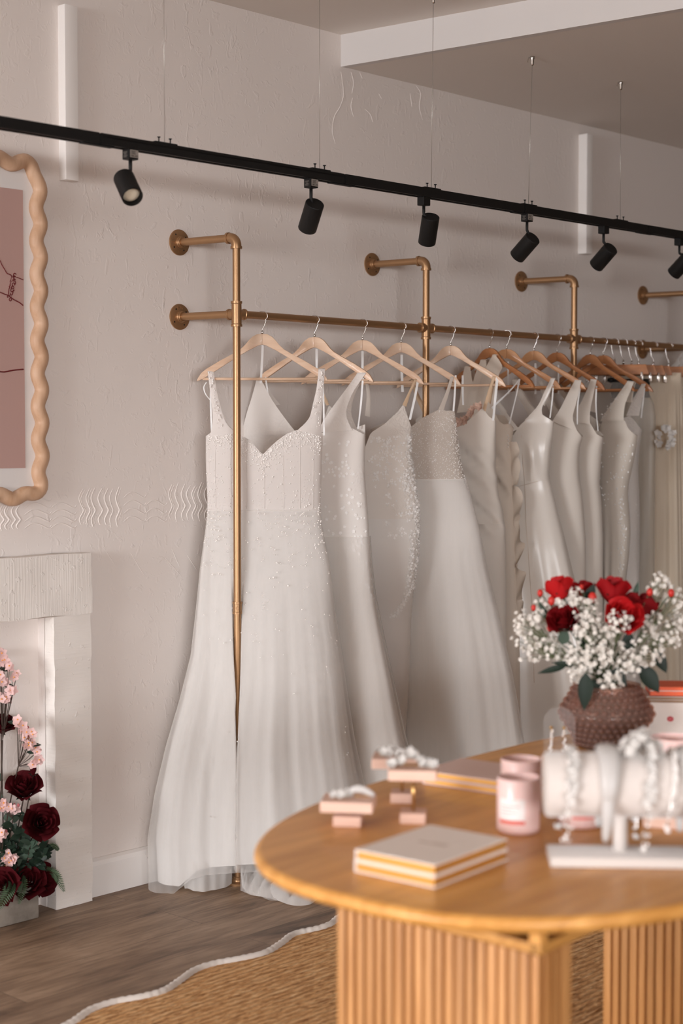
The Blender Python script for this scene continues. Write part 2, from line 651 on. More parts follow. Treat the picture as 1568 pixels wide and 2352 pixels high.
# plants
M['rose_red'] = cloth('red_rose_petal', (152, 10, 18), 0.6, 0.15, sheen=0.0, spec=0.25)
M['rose_bright'] = cloth('bright_red_petal', (190, 24, 28), 0.6, 0.2, sheen=0.0, spec=0.25)
M['rose_dark'] = cloth('burgundy_petal', (66, 4, 11), 0.8, 0.08, sheen=0.0, spec=0.15)
M['bud_red'] = pr('red_bud', (196, 42, 32), 0.5)
M['blossom'] = cloth('pink_blossom_petal', (240, 206, 202), 0.65, 0.25, sheen=0.0)
M['blossom_deep'] = cloth('deep_pink_petal', (206, 120, 122), 0.65, 0.2, sheen=0.0)
M['stamen'] = pr('orange_stamen', (236, 160, 70), 0.6)
M['gyp'] = cloth('white_gypsophila', (246, 240, 232), 0.7, 0.25)
M['gypstem'] = pr('pale_green_stem', (122, 130, 96), 0.6)
M['leaf'] = cloth('dark_green_leaf', (30, 44, 33), 0.5, 0.1, sheen=0.0)
M['leaf_grey'] = cloth('grey_green_leaf', (66, 82, 68), 0.55, 0.1, sheen=0.0)
M['fern'] = cloth('fern_green', (66, 84, 56), 0.6, 0.2)
M['stem'] = pr('brown_stem', (58, 40, 30), 0.7)
M['greenstem'] = pr('green_stem', (60, 78, 48), 0.6)
# jute
m = pr('jute_braid', (176, 132, 88), 0.9, spec=0.1)
k = NT(m)
co = k.coord((1, 1, 1))
wv = k.n('ShaderNodeTexWave', wave_type='BANDS', bands_direction='Y')
wv.inputs['Scale'].default_value = 13
wv.inputs['Distortion'].default_value = 2.2
wv.inputs['Detail'].default_value = 3
wv.inputs['Detail Scale'].default_value = 2.5
k.l(co, 0, wv, 'Vector')
cz = k.coord((9, 46, 1))
nn = k.noise(cz, 2.2, 4, 0.65, 0.8)
rr = k.ramp(nn, 0, [(0.28, (128, 82, 46)), (0.48, (222, 170, 116)), (0.72, (250, 214, 164))])
mm = k.n('ShaderNodeMixRGB', blend_type='MULTIPLY'); mm.inputs[0].default_value = 0.4
k.l(rr, 0, mm, 1)
rw = k.ramp(wv, 0, [(0.05, (120, 86, 56)), (0.4, (255, 255, 255))])
k.l(rw, 0, mm, 2)
k.l(mm, 0, k.b, 'Base Color')
bb = k.bump(wv, 0, 0.7, 0.008)
k.bump(nn, 0, 0.7, 0.006, bb)
M['jute'] = m
M['rope'] = pr('white_cotton_rope', (226, 218, 210), 0.85, spec=0.15)
# ================================================================== the room
WY = 4.31            # plane of the back wall
ZC1, ZC2 = 3.088, 2.968   # upper ceiling, lower ceiling beyond the step
XL, XR, YF = -4.6, 9.6, -5.0
JX = 3.136           # right-hand side of the fireplace opening
ZO = at(127, 1415, Y=4.255).z
OX0 = 2.30
# back wall with the fireplace opening, trowel ridges and the combed plaster band
mb = MB()


def quad(mb, a, b, c, d):
    mb.add([a, b, c, d], [(0, 1, 2, 3)])


for x0, x1, z0, z1 in ((XL, OX0, 0, ZC1), (JX, XR, 0, ZC1), (OX0, JX, ZO, ZC1)):
    quad(mb, (x0, WY, z0), (x1, WY, z0), (x1, WY, z1), (x0, WY, z1))


def ridge(pts, r=0.0045, flat=0.55):
    r *= .62
    P = catmull([at(x, y, Y=WY) for x, y in pts], 4)
    n = len(P)
    rr = [r * (0.35 + 0.65 * sin(pi * min(1, max(0, (i + 0.6) / n))) ** 0.6) for i in range(n)]
    P = [Vector((p.x, WY + q_ * .55, p.z)) for p, q_ in zip(P, rr)]
    mb.tube(P, [q_ * 1.5 for q_ in rr], 12, cap=False)


rg = random.Random(3)


def comb_v(x0, x1, y0, y1, n):
    for i in range(n):
        x = x0 + (x1 - x0) * (i + 0.5) / n + rg.uniform(-2, 2)
        a = 6 + rg.uniform(0, 2)
        pts = [(x + a * 0.8, y0 + rg.uniform(-4, 4)), (x - a * 0.4, y0 + (y1 - y0) * 0.25), (x + a * 0.2, y0 + (y1 - y0) * 0.45),
               (x + a * 0.9, y0 + (y1 - y0) * 0.6), (x - a * 0.3, y0 + (y1 - y0) * 0.82), (x + a * 0.2, y1 + rg.uniform(-4, 4))]
        ridge(pts, 0.0032 + rg.uniform(-.0006, .001))
        if rg.random() < 0.5:
            ridge([(px + 4.5, py + 2) for px, py in pts[:-1]], 0.0022)


def comb_h(x0, x1, y0, y1, n):
    for i in range(n):
        y = y0 + (y1 - y0) * (i + 0.5) / n
        w = x1 - x0
        s = -0.06 * w
        for (f0, f1) in ((0.0, 0.52), (0.5, 1.0)):
            if rg.random() < 0.2: continue
            up = -9
            ridge([(x0 + w * f0, y + 8), (x0 + w * (f0 + 0.14), y + up * 0.4), (x0 + w * (f0 + 0.28), y + up * 0.5 + 2), (x0 + w * (f1 - 0.06), y + 9 + s * 0.3), (x0 + w * f1, y + 2 + s * 0.3)], 0.0028)


comb_v(-2, 46, 1158, 1218, 4)
comb_h(56, 176, 1136, 1214, 5)
comb_v(178, 276, 1120, 1208, 7)
comb_h(284, 384, 1126, 1200, 4)
comb_v(384, 478, 1112, 1196, 7)
comb_h(488, 560, 1112, 1190, 4)
for pts in ([(783, 165), (789, 215), (781, 245), (768, 268), (763, 300), (770, 330)], [(806, 165), (812, 190), (808, 215)], [(810, 225), (806, 245), (812, 268)],
            [(826, 166), (832, 180)], [(955, 196), (966, 215), (963, 245), (970, 275)], [(838, 250), (850, 262), (856, 280)], [(942, 215), (946, 245)],
            [(870, 215), (876, 226)], [(905, 196), (930, 205)], [(430, 1275), (452, 1310)], [(395, 1262), (412, 1302)], [(245, 1268), (265, 1300)], [(300, 1270), (330, 1320)], [(380, 1282), (418, 1326)], [(250, 1390), (256, 1420)], [(342, 1412), (352, 1426)], [(290, 1366), (300, 1380)]):
    ridge(pts, 0.003 if pts[0][1] < 400 else 0.0018)
yb = at(88, 1600, X=JX).y
for (p, q) in (((JX, WY), (JX, yb)), ((JX, yb), (OX0, yb)), ((OX0, yb), (OX0, WY))):
    quad(mb, (p[0], p[1], 0), (q[0], q[1], 0), (q[0], q[1], ZO), (p[0], p[1], ZO))
quad(mb, (OX0, WY, ZO), (JX, WY, ZO), (JX, yb, ZO), (OX0, yb, ZO))
wall = struct(mb.build('wall_back', M['wall'], angle=40))
# other walls; the left one has the shop window
mb = MB()
W0, W1, S0, S1 = 1.3, 4.2, 0.25, 2.45
for y0, y1, z0, z1 in ((YF, W0, 0, ZC1), (W1, WY, 0, ZC1), (W0, W1, 0, S0), (W0, W1, S1, ZC1)):
    quad(mb, (XL, y0, z0), (XL, y1, z0), (XL, y1, z1), (XL, y0, z1))
struct(mb.build('wall_left', M['wall'], smooth=False))
mb = MB(); quad(mb, (XR, YF, 0), (XR, WY, 0), (XR, WY, ZC1), (XR, YF, ZC1)); struct(mb.build('wall_right', M['far_wall'], smooth=False))
mb = MB()
G0, G1, GS = -4.3, 0.6, 2.3  # opening added for the front fill; its low head dims the upper wall
for x0, x1, z0, z1 in ((XL, G0, 0, ZC1), (G1, XR, 0, ZC1), (G0, G1, 0, .2), (G0, G1, GS, ZC1)):
    quad(mb, (x0, YF, z0), (x1, YF, z0), (x1, YF, z1), (x0, YF, z1))
struct(mb.build('wall_front', M['far_wall'], smooth=False))
mb = MB(); quad(mb, (XL, YF, 0), (XR, YF, 0), (XR, 4.6, 0), (XL, 4.6, 0)); struct(mb.build('floor', M['floor'], smooth=False))
# ceiling: high part, downstand face, lower part
mb = MB()
bx = lambda y: 4.545 + (WY - y) * 0.118
a, b = (bx(WY), WY), (bx(YF), YF)
quad(mb, (XL, YF, ZC1), (b[0], YF, ZC1), (a[0], WY, ZC1), (XL, WY, ZC1))
quad(mb, (b[0] + .03, YF, ZC2), (XR, YF, ZC2), (XR, WY, ZC2), (a[0] + .03, WY, ZC2))
struct(mb.build('ceiling', M['ceiling'], smooth=False))
mb = MB()
V = [(a[0], a[1], ZC2 - .001), (b[0], b[1], ZC2 - .001), (b[0], b[1], ZC1), (a[0], a[1], ZC1), (a[0] + .035, a[1], ZC2 - .001), (b[0] + .035, b[1], ZC2 - .001), (b[0] + .035, b[1], ZC1), (a[0] + .035, a[1], ZC1)]
mb.add(V, [(0, 1, 2, 3), (4, 5, 6, 7), (0, 1, 5, 4)])
struct(mb.build('trim_1', M['trim'], smooth=False))


def batten(name, x0, xm, x1, y0, y1, dep, ztop=None, chamfer=0.0):
    """boxed white batten on the back wall: x0..xm is the side facing left, xm..x1 the front"""
    Xf = at(xm, (y0 + y1) / 2, Y=WY - dep).x
    Xr = at(x1, (y0 + y1) / 2, Y=WY - dep).x
    z1 = at(xm, y0, Y=WY - dep).z if ztop is None else ztop
    z0 = at(xm, y1, Y=WY - dep).z
    mbx = MB()
    mbx.box(((Xf + Xr) / 2, WY - dep / 2 + .002, (z0 + z1) / 2), (Xr - Xf, dep + .004, z1 - z0), bev=0.004)
    return struct(mbx.build(name, M['trim_bright'], angle=40))


batten('trim_2', 130, 150, 180, 8, 412, 0.028 * 1.3)
batten('trim_3', 1328, 1347, 1361, 306, 582, 0.045)
mb = MB()
x0 = at(211, 2060, Y=WY - .025).x - .02
prof = [(0, 0), (-.026, 0), (-.026, .105), (-.02, .118), (-.008, .125), (0, .125)]
V = [(x, WY + y, z) for x in (x0, XR) for y, z in prof]
n = len(prof)
mb.add(V, [(i, i + 1, n + i + 1, n + i) for i in range(n - 1)] + [tuple(range(n)), tuple(range(n, 2 * n))])
struct(mb.build('baseboard_back', M['trim_bright'], smooth=False))

# ================================================================== fireplace
fp = thing('fireplace', 'white painted rough plaster fireplace surround standing on the floor against the back wall', 'fireplace', (2.7, 4.255, 0))
fy = 4.255
PX1 = at(211, 1800, Y=fy).x
zt = at(190, 1270, Y=fy).z
off = Vector((-2.7, -4.255, 0))


def rough_box(x0, x1, y0, y1, z0, z1, seed, amp=0.004, nx=8, nz=24):
    """box with slightly wobbly edges, front faces -y"""
    mbx = MB()
    r = random.Random(seed)

    def w(x, z):
        v = noise.noise_vector(Vector((x * 9 + seed, z * 9, seed * 1.7)))
        return v
    rows = []
    def ring(z):
        pts = []
        for i in range(nx + 1):
            pts.append((x0 + (x1 - x0) * i / nx, y0))
        for i in range(1, 4):
            pts.append((x1, y0 + (y1 - y0) * i / 3))
        for i in range(1, nx + 1):
            pts.append((x1 - (x1 - x0) * i / nx, y1))
        for i in range(1, 4):
            pts.append((x0, y1 - (y1 - y0) * i / 3))
        out = []
        for x, y in pts:
            v = w(x, z)
            e = noise.noise(Vector((x * 30, z * 30, y * 30 + seed))) * amp * 0.7
            out.append(Vector((x + v.x * amp + e, y + (v.y * amp if y < (y0 + y1) / 2 else 0), z + (v.z * amp * 1.2))))
        return out
    rows = [ring(z0 + (z1 - z0) * i / nz) for i in range(nz + 1)]
    mbx.grid(rows)
    L = len(rows[0])
    mbx.add(rows[0][:-1], [tuple(range(L - 1))])
    mbx.add(rows[-1][:-1], [tuple(range(L - 1))])
    mbx.V = [Vector(v) + off for v in mbx.V]
    return mbx


rough_box(JX, PX1, fy, WY - .004, 0.0, ZO + .005, 1, nz=50).build('pillar', M['pillar_paint'], fp, angle=50)
rough_box(2.02, OX0, fy, WY - .004, 0.0, ZO + .005, 2, nz=30).build('pillar', M['pillar_paint'], fp, angle=50)
rough_box(2.02, PX1 + .001, fy - .006, WY - .004, ZO, zt, 3, nx=34, nz=14).build('lintel', M['lintel_paint'], fp, angle=50)
# ================================================================== framed print with the wavy frame
fX1 = at(92, 700, Y=WY - .03).x
zT, zB = at(40, 372, Y=WY - .03).z, at(40, 1140, Y=WY - .03).z
fX0 = fX1 - 0.74
pic = thing('framed_print', 'pink line-drawing print in a wavy pale wood frame hanging above the fireplace', 'picture', (fX0 + .37, WY, zB))
po = Vector((-(fX0 + .37), -WY, -zB))
yc = WY - .024
per = []
# rounded rectangle centre line, sampled by arc length
R_ = 0.055
segs = []
def arc(cx, cz, a0, a1, n=10):
    return [(cx + R_ * cos(a0 + (a1 - a0) * i / n), cz + R_ * sin(a0 + (a1 - a0) * i / n)) for i in range(n + 1)]
path = arc(fX1 - R_, zT - R_, pi / 2, 0) + arc(fX1 - R_, zB + R_, 0, -pi / 2) + arc(fX0 + R_, zB + R_, -pi / 2, -pi) + arc(fX0 + R_, zT - R_, pi, pi / 2)
path.append(path[0])
cum = [0]
for i in range(1, len(path)):
    cum.append(cum[-1] + math.dist(path[i], path[i - 1]))
Lt = cum[-1]
nw = round(Lt / 0.1055)
pts = []
N = nw * 14
for i in range(N):
    s = Lt * i / N
    x, z = interp(s, cum, [p[0] for p in path]), interp(s, cum, [p[1] for p in path])
    x2, z2 = interp(min(s + .002, Lt), cum, [p[0] for p in path]), interp(min(s + .002, Lt), cum, [p[1] for p in path])
    tx, tz = x2 - x, z2 - z
    l = math.hypot(tx, tz) or 1
    nx_, nz_ = -tz / l, tx / l      # outward on a clockwise path
    w = 0.0085 * sin(2 * pi * nw * s / Lt + 1.2)
    pts.append(Vector((x + nx_ * w, yc, z + nz_ * w)) + po)
mb = MB()
mb.tube(pts, 0.0235, 14, closed=True, up=(0, -1, 0))
mb.build('frame', M['frame'], pic)
mx1 = fX1 - .002
mb = MB(); mb.box(((fX0 + fX1) / 2, WY - .008, (zT + zB) / 2), (fX1 - fX0 - .01, .012, zT - zB - .01)); mb.V = [Vector(v) + po for v in mb.V]
mb.build('mount', M['mat'], pic, smooth=False)
yp = WY - .0155
P1 = at(52, 437, Y=yp); P2 = at(54, 1075, Y=yp)
mb = MB(); mb.box(((fX0 + .075 + P1.x) / 2, yp, (P1.z + P2.z) / 2), (P1.x - fX0 - .075, .0025, P1.z - P2.z)); mb.V = [Vector(v) + po for v in mb.V]
prn = mb.build('print', M['print'], pic, smooth=False)
mb = MB()
yl = yp - .0016
def inkline(px, w):
    mb = MB()
    P = [at(x, y, Y=yl) + po for x, y in px]
    P = [p for p in catmull(P, 5) if p.x < P1.x + po.x]
    mb.tube(P, w * 1.5, 5)
    mb.build('ink_line', M['ink'], prn)
z1 = lambda L: [(x / 13.07, 560 + y / 13.07) for x, y in L]
inkline([(-60, 520), (-30, 560), (-8, 590)] + z1([(0, 510), (60, 640), (140, 770), (215, 890), (290, 920), (345, 960), (340, 1000)]), .0012)
inkline(z1([(490, 1010), (570, 1030), (650, 1065), (700, 1080)]), .0011)
inkline([(-70, 655), (-30, 665)] + z1([(0, 1460), (130, 1510), (240, 1550), (290, 1580)]), .0013)
inkline(z1([(360, 1635), (430, 1685), (500, 1720), (590, 1770), (690, 1850)]), .0013)
inkline([(-80, 848), (-30, 852)] + [(x / 13.07, 720 + y / 13.07) for x, y in [(0, 1750), (150, 1755), (400, 1705), (700, 1678)]], .0016)
script = [(485, 920), (440, 885), (405, 920), (430, 965), (465, 985), (425, 1000), (395, 960), (390, 1010), (440, 1060), (455, 1085), (400, 1065), (385, 1120), (430, 1110), (465, 1165), (430, 1245), (440, 1190), (395, 1175), (365, 1230), (410, 1290), (405, 1345), (365, 1350), (340, 1310), (375, 1260), (325, 1380), (335, 1430), (375, 1435), (400, 1390), (380, 1480), (350, 1540), (310, 1520), (320, 1480), (290, 1580), (330, 1610), (345, 1680), (310, 1715), (275, 1680), (300, 1630), (345, 1595)]
inkline(z1(script), .0011)
inkline(z1([(410, 1370), (425, 1395), (415, 1415)]), .001)
inkline(z1([(345, 990), (335, 1040), (320, 1090), (340, 1130), (315, 1155), (300, 1130), (325, 1085)]), .0007)
inkline(z1([(312, 1170), (315, 1195), (300, 1225), (305, 1250), (275, 1290), (295, 1310), (270, 1350), (260, 1420), (245, 1530), (230, 1570), (215, 1590), (240, 1610)]), .0012)

# ================================================================== track lighting
TY = 3.68
T0 = at(0, 282, Y=TY); T1 = at(1539, 536, Y=TY)
TZ = lambda X: T0.z + (T1.z - T0.z) * (X - T0.x) / (T1.x - T0.x)
TX = lambda px: at(px, 282 + (536 - 282) / 1539 * px, Y=TY).x
TXz = TZ
tr = thing('track_rail', 'long black ceiling track hung on thin steel wires in front of the back wall', 'lighting track', (TX(0), TY, TZ(TX(0))))
to = -Vector(tr.location)
joints = [TX(-160), TX(222), TX(783), TX(1196), TX(1480), TX(1640)]
for i in range(len(joints) - 1):
    xa, xb = joints[i] + (.004 if i else 0), joints[i + 1] - .004
    L = xb - xa
    ang = atan2(TZ(xb) - TZ(xa), L)
    mbx = MB()
    c = Vector(((xa + xb) / 2, TY, (TZ(xa) + TZ(xb)) / 2))
    Ry = Matrix.Rotation(-ang, 4, 'Y')
    # C-channel: top plate, two cheeks, bottom lips
    for dy, dz, sy, sz in ((0, .009, .036, .012), (-.016, -.004, .004, .024), (.016, -.004, .004, .024), (-.0115, -.0145, .008, .003), (.0115, -.0145, .008, .003)):
        mbx.box(c + Vector((0, dy, dz)), (L, sy, sz), M=Ry)
    mbx.V = [Vector(v) + to for v in mbx.V]
    o = mbx.build('rail_section', M['black'], tr, smooth=False)
    if i < len(joints) - 2:
        mbx = MB()
        cc = Vector((xb + .004, TY, TZ(xb)))
        mbx.box(cc + Vector((0, 0, -.001)), (.03, .031, .028))
        mbx.box(cc + Vector((0, 0, -.0175)), (.11, .02, .004))
        mbx.V = [Vector(v) + to for v in mbx.V]
        mbx.build('joint', M['blackgap'], tr, smooth=False)
    # bright conductor strip seen inside the channel
    mbx = MB()
    mbx.box(c + Vector((0, .0095, -.0115)), (L - .06, .002, .002), M=Ry)
    mbx.V = [Vector(v) + to for v in mbx.V]
    mbx.build('conductor', M['wire'], tr, smooth=False)
for px, top in ((378, None), (734, None), (990, (995, 0, ZC1)), (1213, (1222, 128, ZC2)), (1424, (1425, 188, ZC2))):
    X = TX(px)
    zt_ = TZ(X) + .015
    mbx = MB()
    mbx.box((X, TY, zt_ + .003), (.085, .02, .006), bev=.002)
    for dx in (-.022, .022):
        mbx.lathe([(0.002, 0), (.002, .012), (.005, .014), (.005, .016)], 8, Matrix.Translation((X + dx, TY, zt_ + .005)))
    mbx.V = [Vector(v) + to for v in mbx.V]
    mbx.build('hanger_plate', M['black'], tr, angle=40)
    zc = ZC1 if top is None else top[2]
    xt = X if top is None else at(top[0], top[1], Y=TY).x
    mbx = MB()
    mbx.tube([(X, TY, zt_), (xt, TY, zc - .02)], .0009, 5)
    mbx.V = [Vector(v) + to for v in mbx.V]
    mbx.build('suspension_wire', M['wire'], tr)
    mbx = MB()
    mbx.lathe([(.003, -.034), (.006, -.03), (.007, -.012), (.0095, -.006), (.0095, 0)], 14, Matrix.Translation((xt, TY, zc)))
    if top:
        mbx.tube(catmull([(xt, TY, zc - .014), (xt - .02, TY, zc - .006), (xt - .036, TY - .01, zc - .012), (xt - .045, TY - .012, zc - .03)], 5), .0011, 5)
    mbx.V = [Vector(v) + to for v in mbx.V]
    mbx.build('ceiling_anchor', M['chrome'], tr)

# spotlights: adapter px, cylinder centre-top px, centre-bottom px, toward(+)/away(-) camera
SP = [((299, 350), (284, 408), (311, 463), 1, 'black track spotlight with its lamp face visible, nearest the wavy frame'),
      ((714, 416), (723, 467), (704, 517), -1, 'black track spotlight tilted down left, second from the picture frame'),
      ((973, 459), (989, 497), (982, 551), -1, 'black track spotlight hanging almost upright above the second brass post'),
      ((1210, 497), (1224, 546), (1191, 583), -1, 'black track spotlight tilted sharply left, above the third wall flange'),
      ((1386, 527), (1403, 570), (1375, 604), -1, 'black track spotlight just right of the far white wall batten'),
      ((1560, 556), (1582, 590), (1553, 624), -1, 'black track spotlight cut off by the right edge of the photo')]
for (ax, ay), pt, pb, sg, lab in SP:
    X = TX(ax)
    zt_ = TZ(X) - .016
    g = thing('track_spotlight', lab, 'spotlight', (X, TY, zt_), 0, 'black spotlights on the ceiling track')
    sc = pj((X, TY, zt_))[2]
    A = Vector((0, 0, 0))
    mbx = MB(); mbx.box((0, 0, -.014), (.036, .03, .03), bev=.002); mbx.box((0, 0, .004), (.05, .024, .01))
    ad = mbx.build('adapter', M['black'], g, smooth=False)
    if ax in (299, 714, 1210):
        mbx = MB(); mbx.box((.002, -.0154, -.013), (.03, .0008, .022)); st = mbx.build('sticker', M['sticker'], ad, smooth=False)
        V, Fc = textmesh('RBC-635', .007, .0002)
        Mt = Matrix.Translation((.003, -.0161, -.0195)) @ Matrix.Rotation(pi / 2, 4, 'X')
        mbx = MB(); mbx.add([Mt @ v for v in V], Fc)
        for q in range(5): mbx.box((-.001 - .001 * (q % 2), -.0159, -.0055 - q * .0021), (.018 - .003 * (q % 3), .0004, .0009))
        mbx.build('sticker_print', M['darktext'], st, smooth=False)
        mbx = MB()
        for q in range(5): mbx.box((-.0182, .001 - .001 * (q % 2), -.008 - q * .0035), (.0004, .018 - .004 * (q % 3), .0008))
        mbx.build('side_print', M['sticker'], ad, smooth=False)
    # world axis of the can
    zs = sc
    dx, dy = (pb[0] - pt[0]) * zs / F, (pb[1] - pt[1]) * zs / F
    Lc = .103
    aw = sqrt(max(0.0, Lc * Lc - dx * dx - dy * dy))
    ax_ = (RT * dx - UPV * dy - FW * (aw * sg)).normalized()
    top = at(pt[0], pt[1], d=zs) - Vector((X, TY, zt_))
    # keep the can beneath the rail: same depth as the adapter
    q = ax_.to_track_quat('-Z', 'Y').to_matrix().to_4x4()
    rad = .031
    stem_end = Vector((0, 0, -.064))
    # pivot lies on the side of the can just below its top
    side = (stem_end - top)
    top = top + (FW * (stem_end - top).dot(FW)) * 0.6
    T4 = Matrix.Translation(top) @ q
    mbx = MB()
    mbx.lathe([(0, 0), (rad - .002, 0), (rad, -.002), (rad, -Lc + .002), (rad - .001, -Lc), (rad - .0035, -Lc), (rad - .0035, -Lc + .02), (0, -Lc + .02)], 36, T4, cap=False)
    can = mbx.build('lamp_head', M['black'], g, angle=35)
    mbx = MB()
    mbx.lathe([(0, -Lc + .012), (.012, -Lc + .0105), (.022, -Lc + .014), (.0268, -Lc + .0195)], 28, T4, cap=False)
    mbx.build('lens', M['lens'], can)
    mbx = MB()
    # stem ends on the head's axis a little below the top
    piv = top + ax_ * .012
    mbx.tube([(0, 0, -.026), (0, 0, -.05), (0, 0, -.060), piv], [.0055, .0055, .0055, .005], 10)
    mbx.lathe([(.0065, -.03), (.0065, -.026)], 10)
    mbx.build('stem', M['black'], g)

# ================================================================== gold pipe rack
PRr = .0132
RY, RZ = 4.06, 1.966
PX = [3.764, 4.759, 5.738, 6.705]
ZE = 2.225
FXo = [3.722, 4.722, 5.69, 6.655]
rack = thing('pipe_rack', 'gold painted pipe clothes rail with posts and wall flanges along the back wall', 'clothes rail', (PX[0], RY, 0))
ro = -Vector(rack.location)


def rb(mbx, name, mat='gold_pipe', parent=None, **kw):
    mbx.V = [Vector(v) + ro for v in mbx.V]
    return mbx.build(name, M[mat], parent or rack, **kw)


mb = MB(); mb.tube([(PX[0], RY, RZ), (PX[3] + .02, RY, RZ)], PRr, 20); rb(mb, 'hanging_rail', angle=50)
zcpl = at(545, 1396, Y=RY).z
for i, X in enumerate(PX):
    mb = MB()
    zb = .006 if i == 0 else .006
    mb.tube([(X, RY, zb), (X, RY, ZE - .03)], PRr, 22)
    rb(mb, 'post', angle=50)
    # cross / tee fitting
    mb = MB()
    f = 1.0
    mb.lathe([(PRr, -.043), (.0195, -.043), (.0195, -.036), (.0172, -.034), (.0172, .034), (.0195, .036), (.0195, .043), (PRr, .043)], 24, Matrix.Translation((X, RY, RZ)))
    for d in ((1, 0, 0), (-1, 0, 0), (0, 1, 0)):
        if i == 0 and d[0] == -1: continue
        if i in (1, 2) and d[1] == 1: continue
        q = Vector(d).to_track_quat('Z', 'Y').to_matrix().to_4x4()
        mb.lathe([(.0165, .008), (.0168, .03), (.019, .031), (.0195, .037), (.017, .0395), (PRr, .0395)], 22, Matrix.Translation((X, RY, RZ)) @ q)
    if i == 0:
        V, Fc = textmesh('K', .013, .0006)
    rb(mb, 'cross_fitting', angle=40)
    # elbow at the top
    mb = MB()
    R = .026
    fx = FXo[i]
    dirv = (Vector((fx, WY, 0)) - Vector((X, RY, 0))).normalized()
    pts = [Vector((X, RY, ZE - .012 - R + .004)), Vector((X, RY, ZE - R))]
    for j in range(1, 9):
        t = pi / 2 * j / 8
        pts.append(Vector((X, RY, ZE - R)) + dirv * (R - R * cos(t)) + Vector((0, 0, R * sin(t))))
    pts.append(Vector((X, RY, ZE)) + dirv * (R + .008))
    mb.tube(pts, .0172, 20)
    for c, d in ((pts[0], Vector((0, 0, 1))), (pts[-1], dirv)):
        q = d.to_track_quat('Z', 'Y').to_matrix().to_4x4()
        mb.lathe([(PRr, -.004), (.0198, -.004), (.0198, .004), (.0172, .004)], 22, Matrix.Translation(c) @ q)
    rb(mb, 'elbow', angle=40)
    levels = [ZE] + ([RZ] if i in (0, 3) else [])
    for z in levels:
        w = Vector((fx, WY, z))
        s0 = Vector((X, RY, z)) + dirv * .03
        mb = MB(); mb.tube([s0, w - dirv * .004], PRr, 20); rb(mb, 'wall_arm', angle=50)
        q = (-dirv).to_track_quat('Z', 'Y').to_matrix().to_4x4()
        q = Vector((0, -1, 0)).to_track_quat('Z', 'Y').to_matrix().to_4x4()
        Tm = Matrix.Translation(w) @ q
        mb = MB()
        mb.lathe([(.0445, 0), (.0455, .002), (.045, .005), (.043, .006), (.021, .008), (.0205, .013), (.0185, .0145), (.0185, .02), (.0165, .0215), (PRr, .0215)], 36, Tm)
        fl = rb(mb, 'wall_flange', angle=35)
        for a in (.6, 2.2, 3.75, 5.3):
            mb = MB()
            mb.lathe([(0, .0075), (.0028, .0074), (.0035, .007)], 8, Tm @ Matrix.Translation((.032 * cos(a), .032 * sin(a), 0)), cap=False)
            rb(mb, 'screw', 'hole', fl)
        if i < 3:
            mb = MB()
            word, a0 = ('MA', -pi / 2) if z > 2.1 else ('KIN', pi / 2)
            for j, ch in enumerate(word):
                V, Fc = textmesh(ch, .0125, .0008)
                a = a0 + (-(j - (len(word) - 1) / 2)) * .27
                R4 = Tm @ Matrix.Translation((.0325 * cos(a), .0325 * sin(a), .0072)) @ Matrix.Rotation(a - pi / 2, 4, 'Z')
                mb.add([R4 @ v for v in V], Fc)
                rb(mb, 'cast_letter', 'gold_pipe', fl, smooth=False)
                mb = MB()
            if z > 2.1:
                for j, ch in enumerate('US'):
                    V, Fc = textmesh(ch, .011, .0008)
                    a = pi - .15 + (j - .5) * .34
                    R4 = Tm @ Matrix.Translation((.0325 * cos(a), .0325 * sin(a), .0072)) @ Matrix.Rotation(a - pi / 2, 4, 'Z')
                    mb.add([R4 @ v for v in V], Fc)
                    rb(mb, 'cast_letter', 'gold_pipe', fl, smooth=False)
                    mb = MB()
    # coupling half way down and floor flange
    mb = MB()
    mb.lathe([(PRr, -.021), (.0172, -.021), (.0172, -.014), (.0152, -.013), (.0152, .013), (.0172, .014), (.0172, .021), (PRr, .021)], 24, Matrix.Translation((X, RY, zcpl)))
    cp = rb(mb, 'coupling', angle=40)
    if i == 0:
        mb = MB()
        fr = Vector((CAMP.x - X, CAMP.y - RY, 0)).normalized()
        qq = fr.to_track_quat('Z', 'Y').to_matrix().to_4x4()
        Tq = Matrix.Translation(Vector((X, RY, zcpl)) + fr * .0148) @ qq
        ringp = [Tq @ Vector((.0052 * cos(a * pi / 10), .0052 * sin(a * pi / 10), 0)) for a in range(20)]
        mb.tube(ringp, .0006, 5, closed=True)
        V, Fc = textmesh('2', .006, .0005)
        mb.add([Tq @ v for v in V], Fc)
        rb(mb, 'cast_mark', 'gold_pipe', cp)
    mb = MB()
    mb.lathe([(.0455, 0), (.046, .004), (.044, .0065), (.022, .009), (.021, .014), (.0185, .016), (.0185, .022), (.016, .024), (PRr, .024)], 36, Matrix.Translation((X, RY, 0)))
    rb(mb, 'floor_flange', angle=35)
# ================================================================== hangers and gowns
NECKPX = [602, 722, 832, 921, 1035, 1124, 1163, 1226, 1279, 1355, 1385]
RTIP = [757, 858, 978, 1065, 1162, 1212, 1289, 1346, 1390, 1458, 1500]
HW = 0.2275


def yneck(px):
    return interp(px, [602, 722, 921, 1124, 1226, 1385], [768, 775, 783, 798, 805, 817])


HC, HU = [], []
for px, tip in zip(NECKPX, RTIP):
    c = at(px, yneck(px), Y=RY)
    best = None
    for j in range(0, 45):
        ps = radians(-46.5 - j)
        t = c + Vector((cos(ps), sin(ps), 0)) * HW
        e = abs(pj((t.x, t.y, 1.745))[0] - tip)
        if best is None or e < best[0]: best = (e, ps)
    HC.append(Vector((c.x, RY, 0)))
    HU.append(best[1])

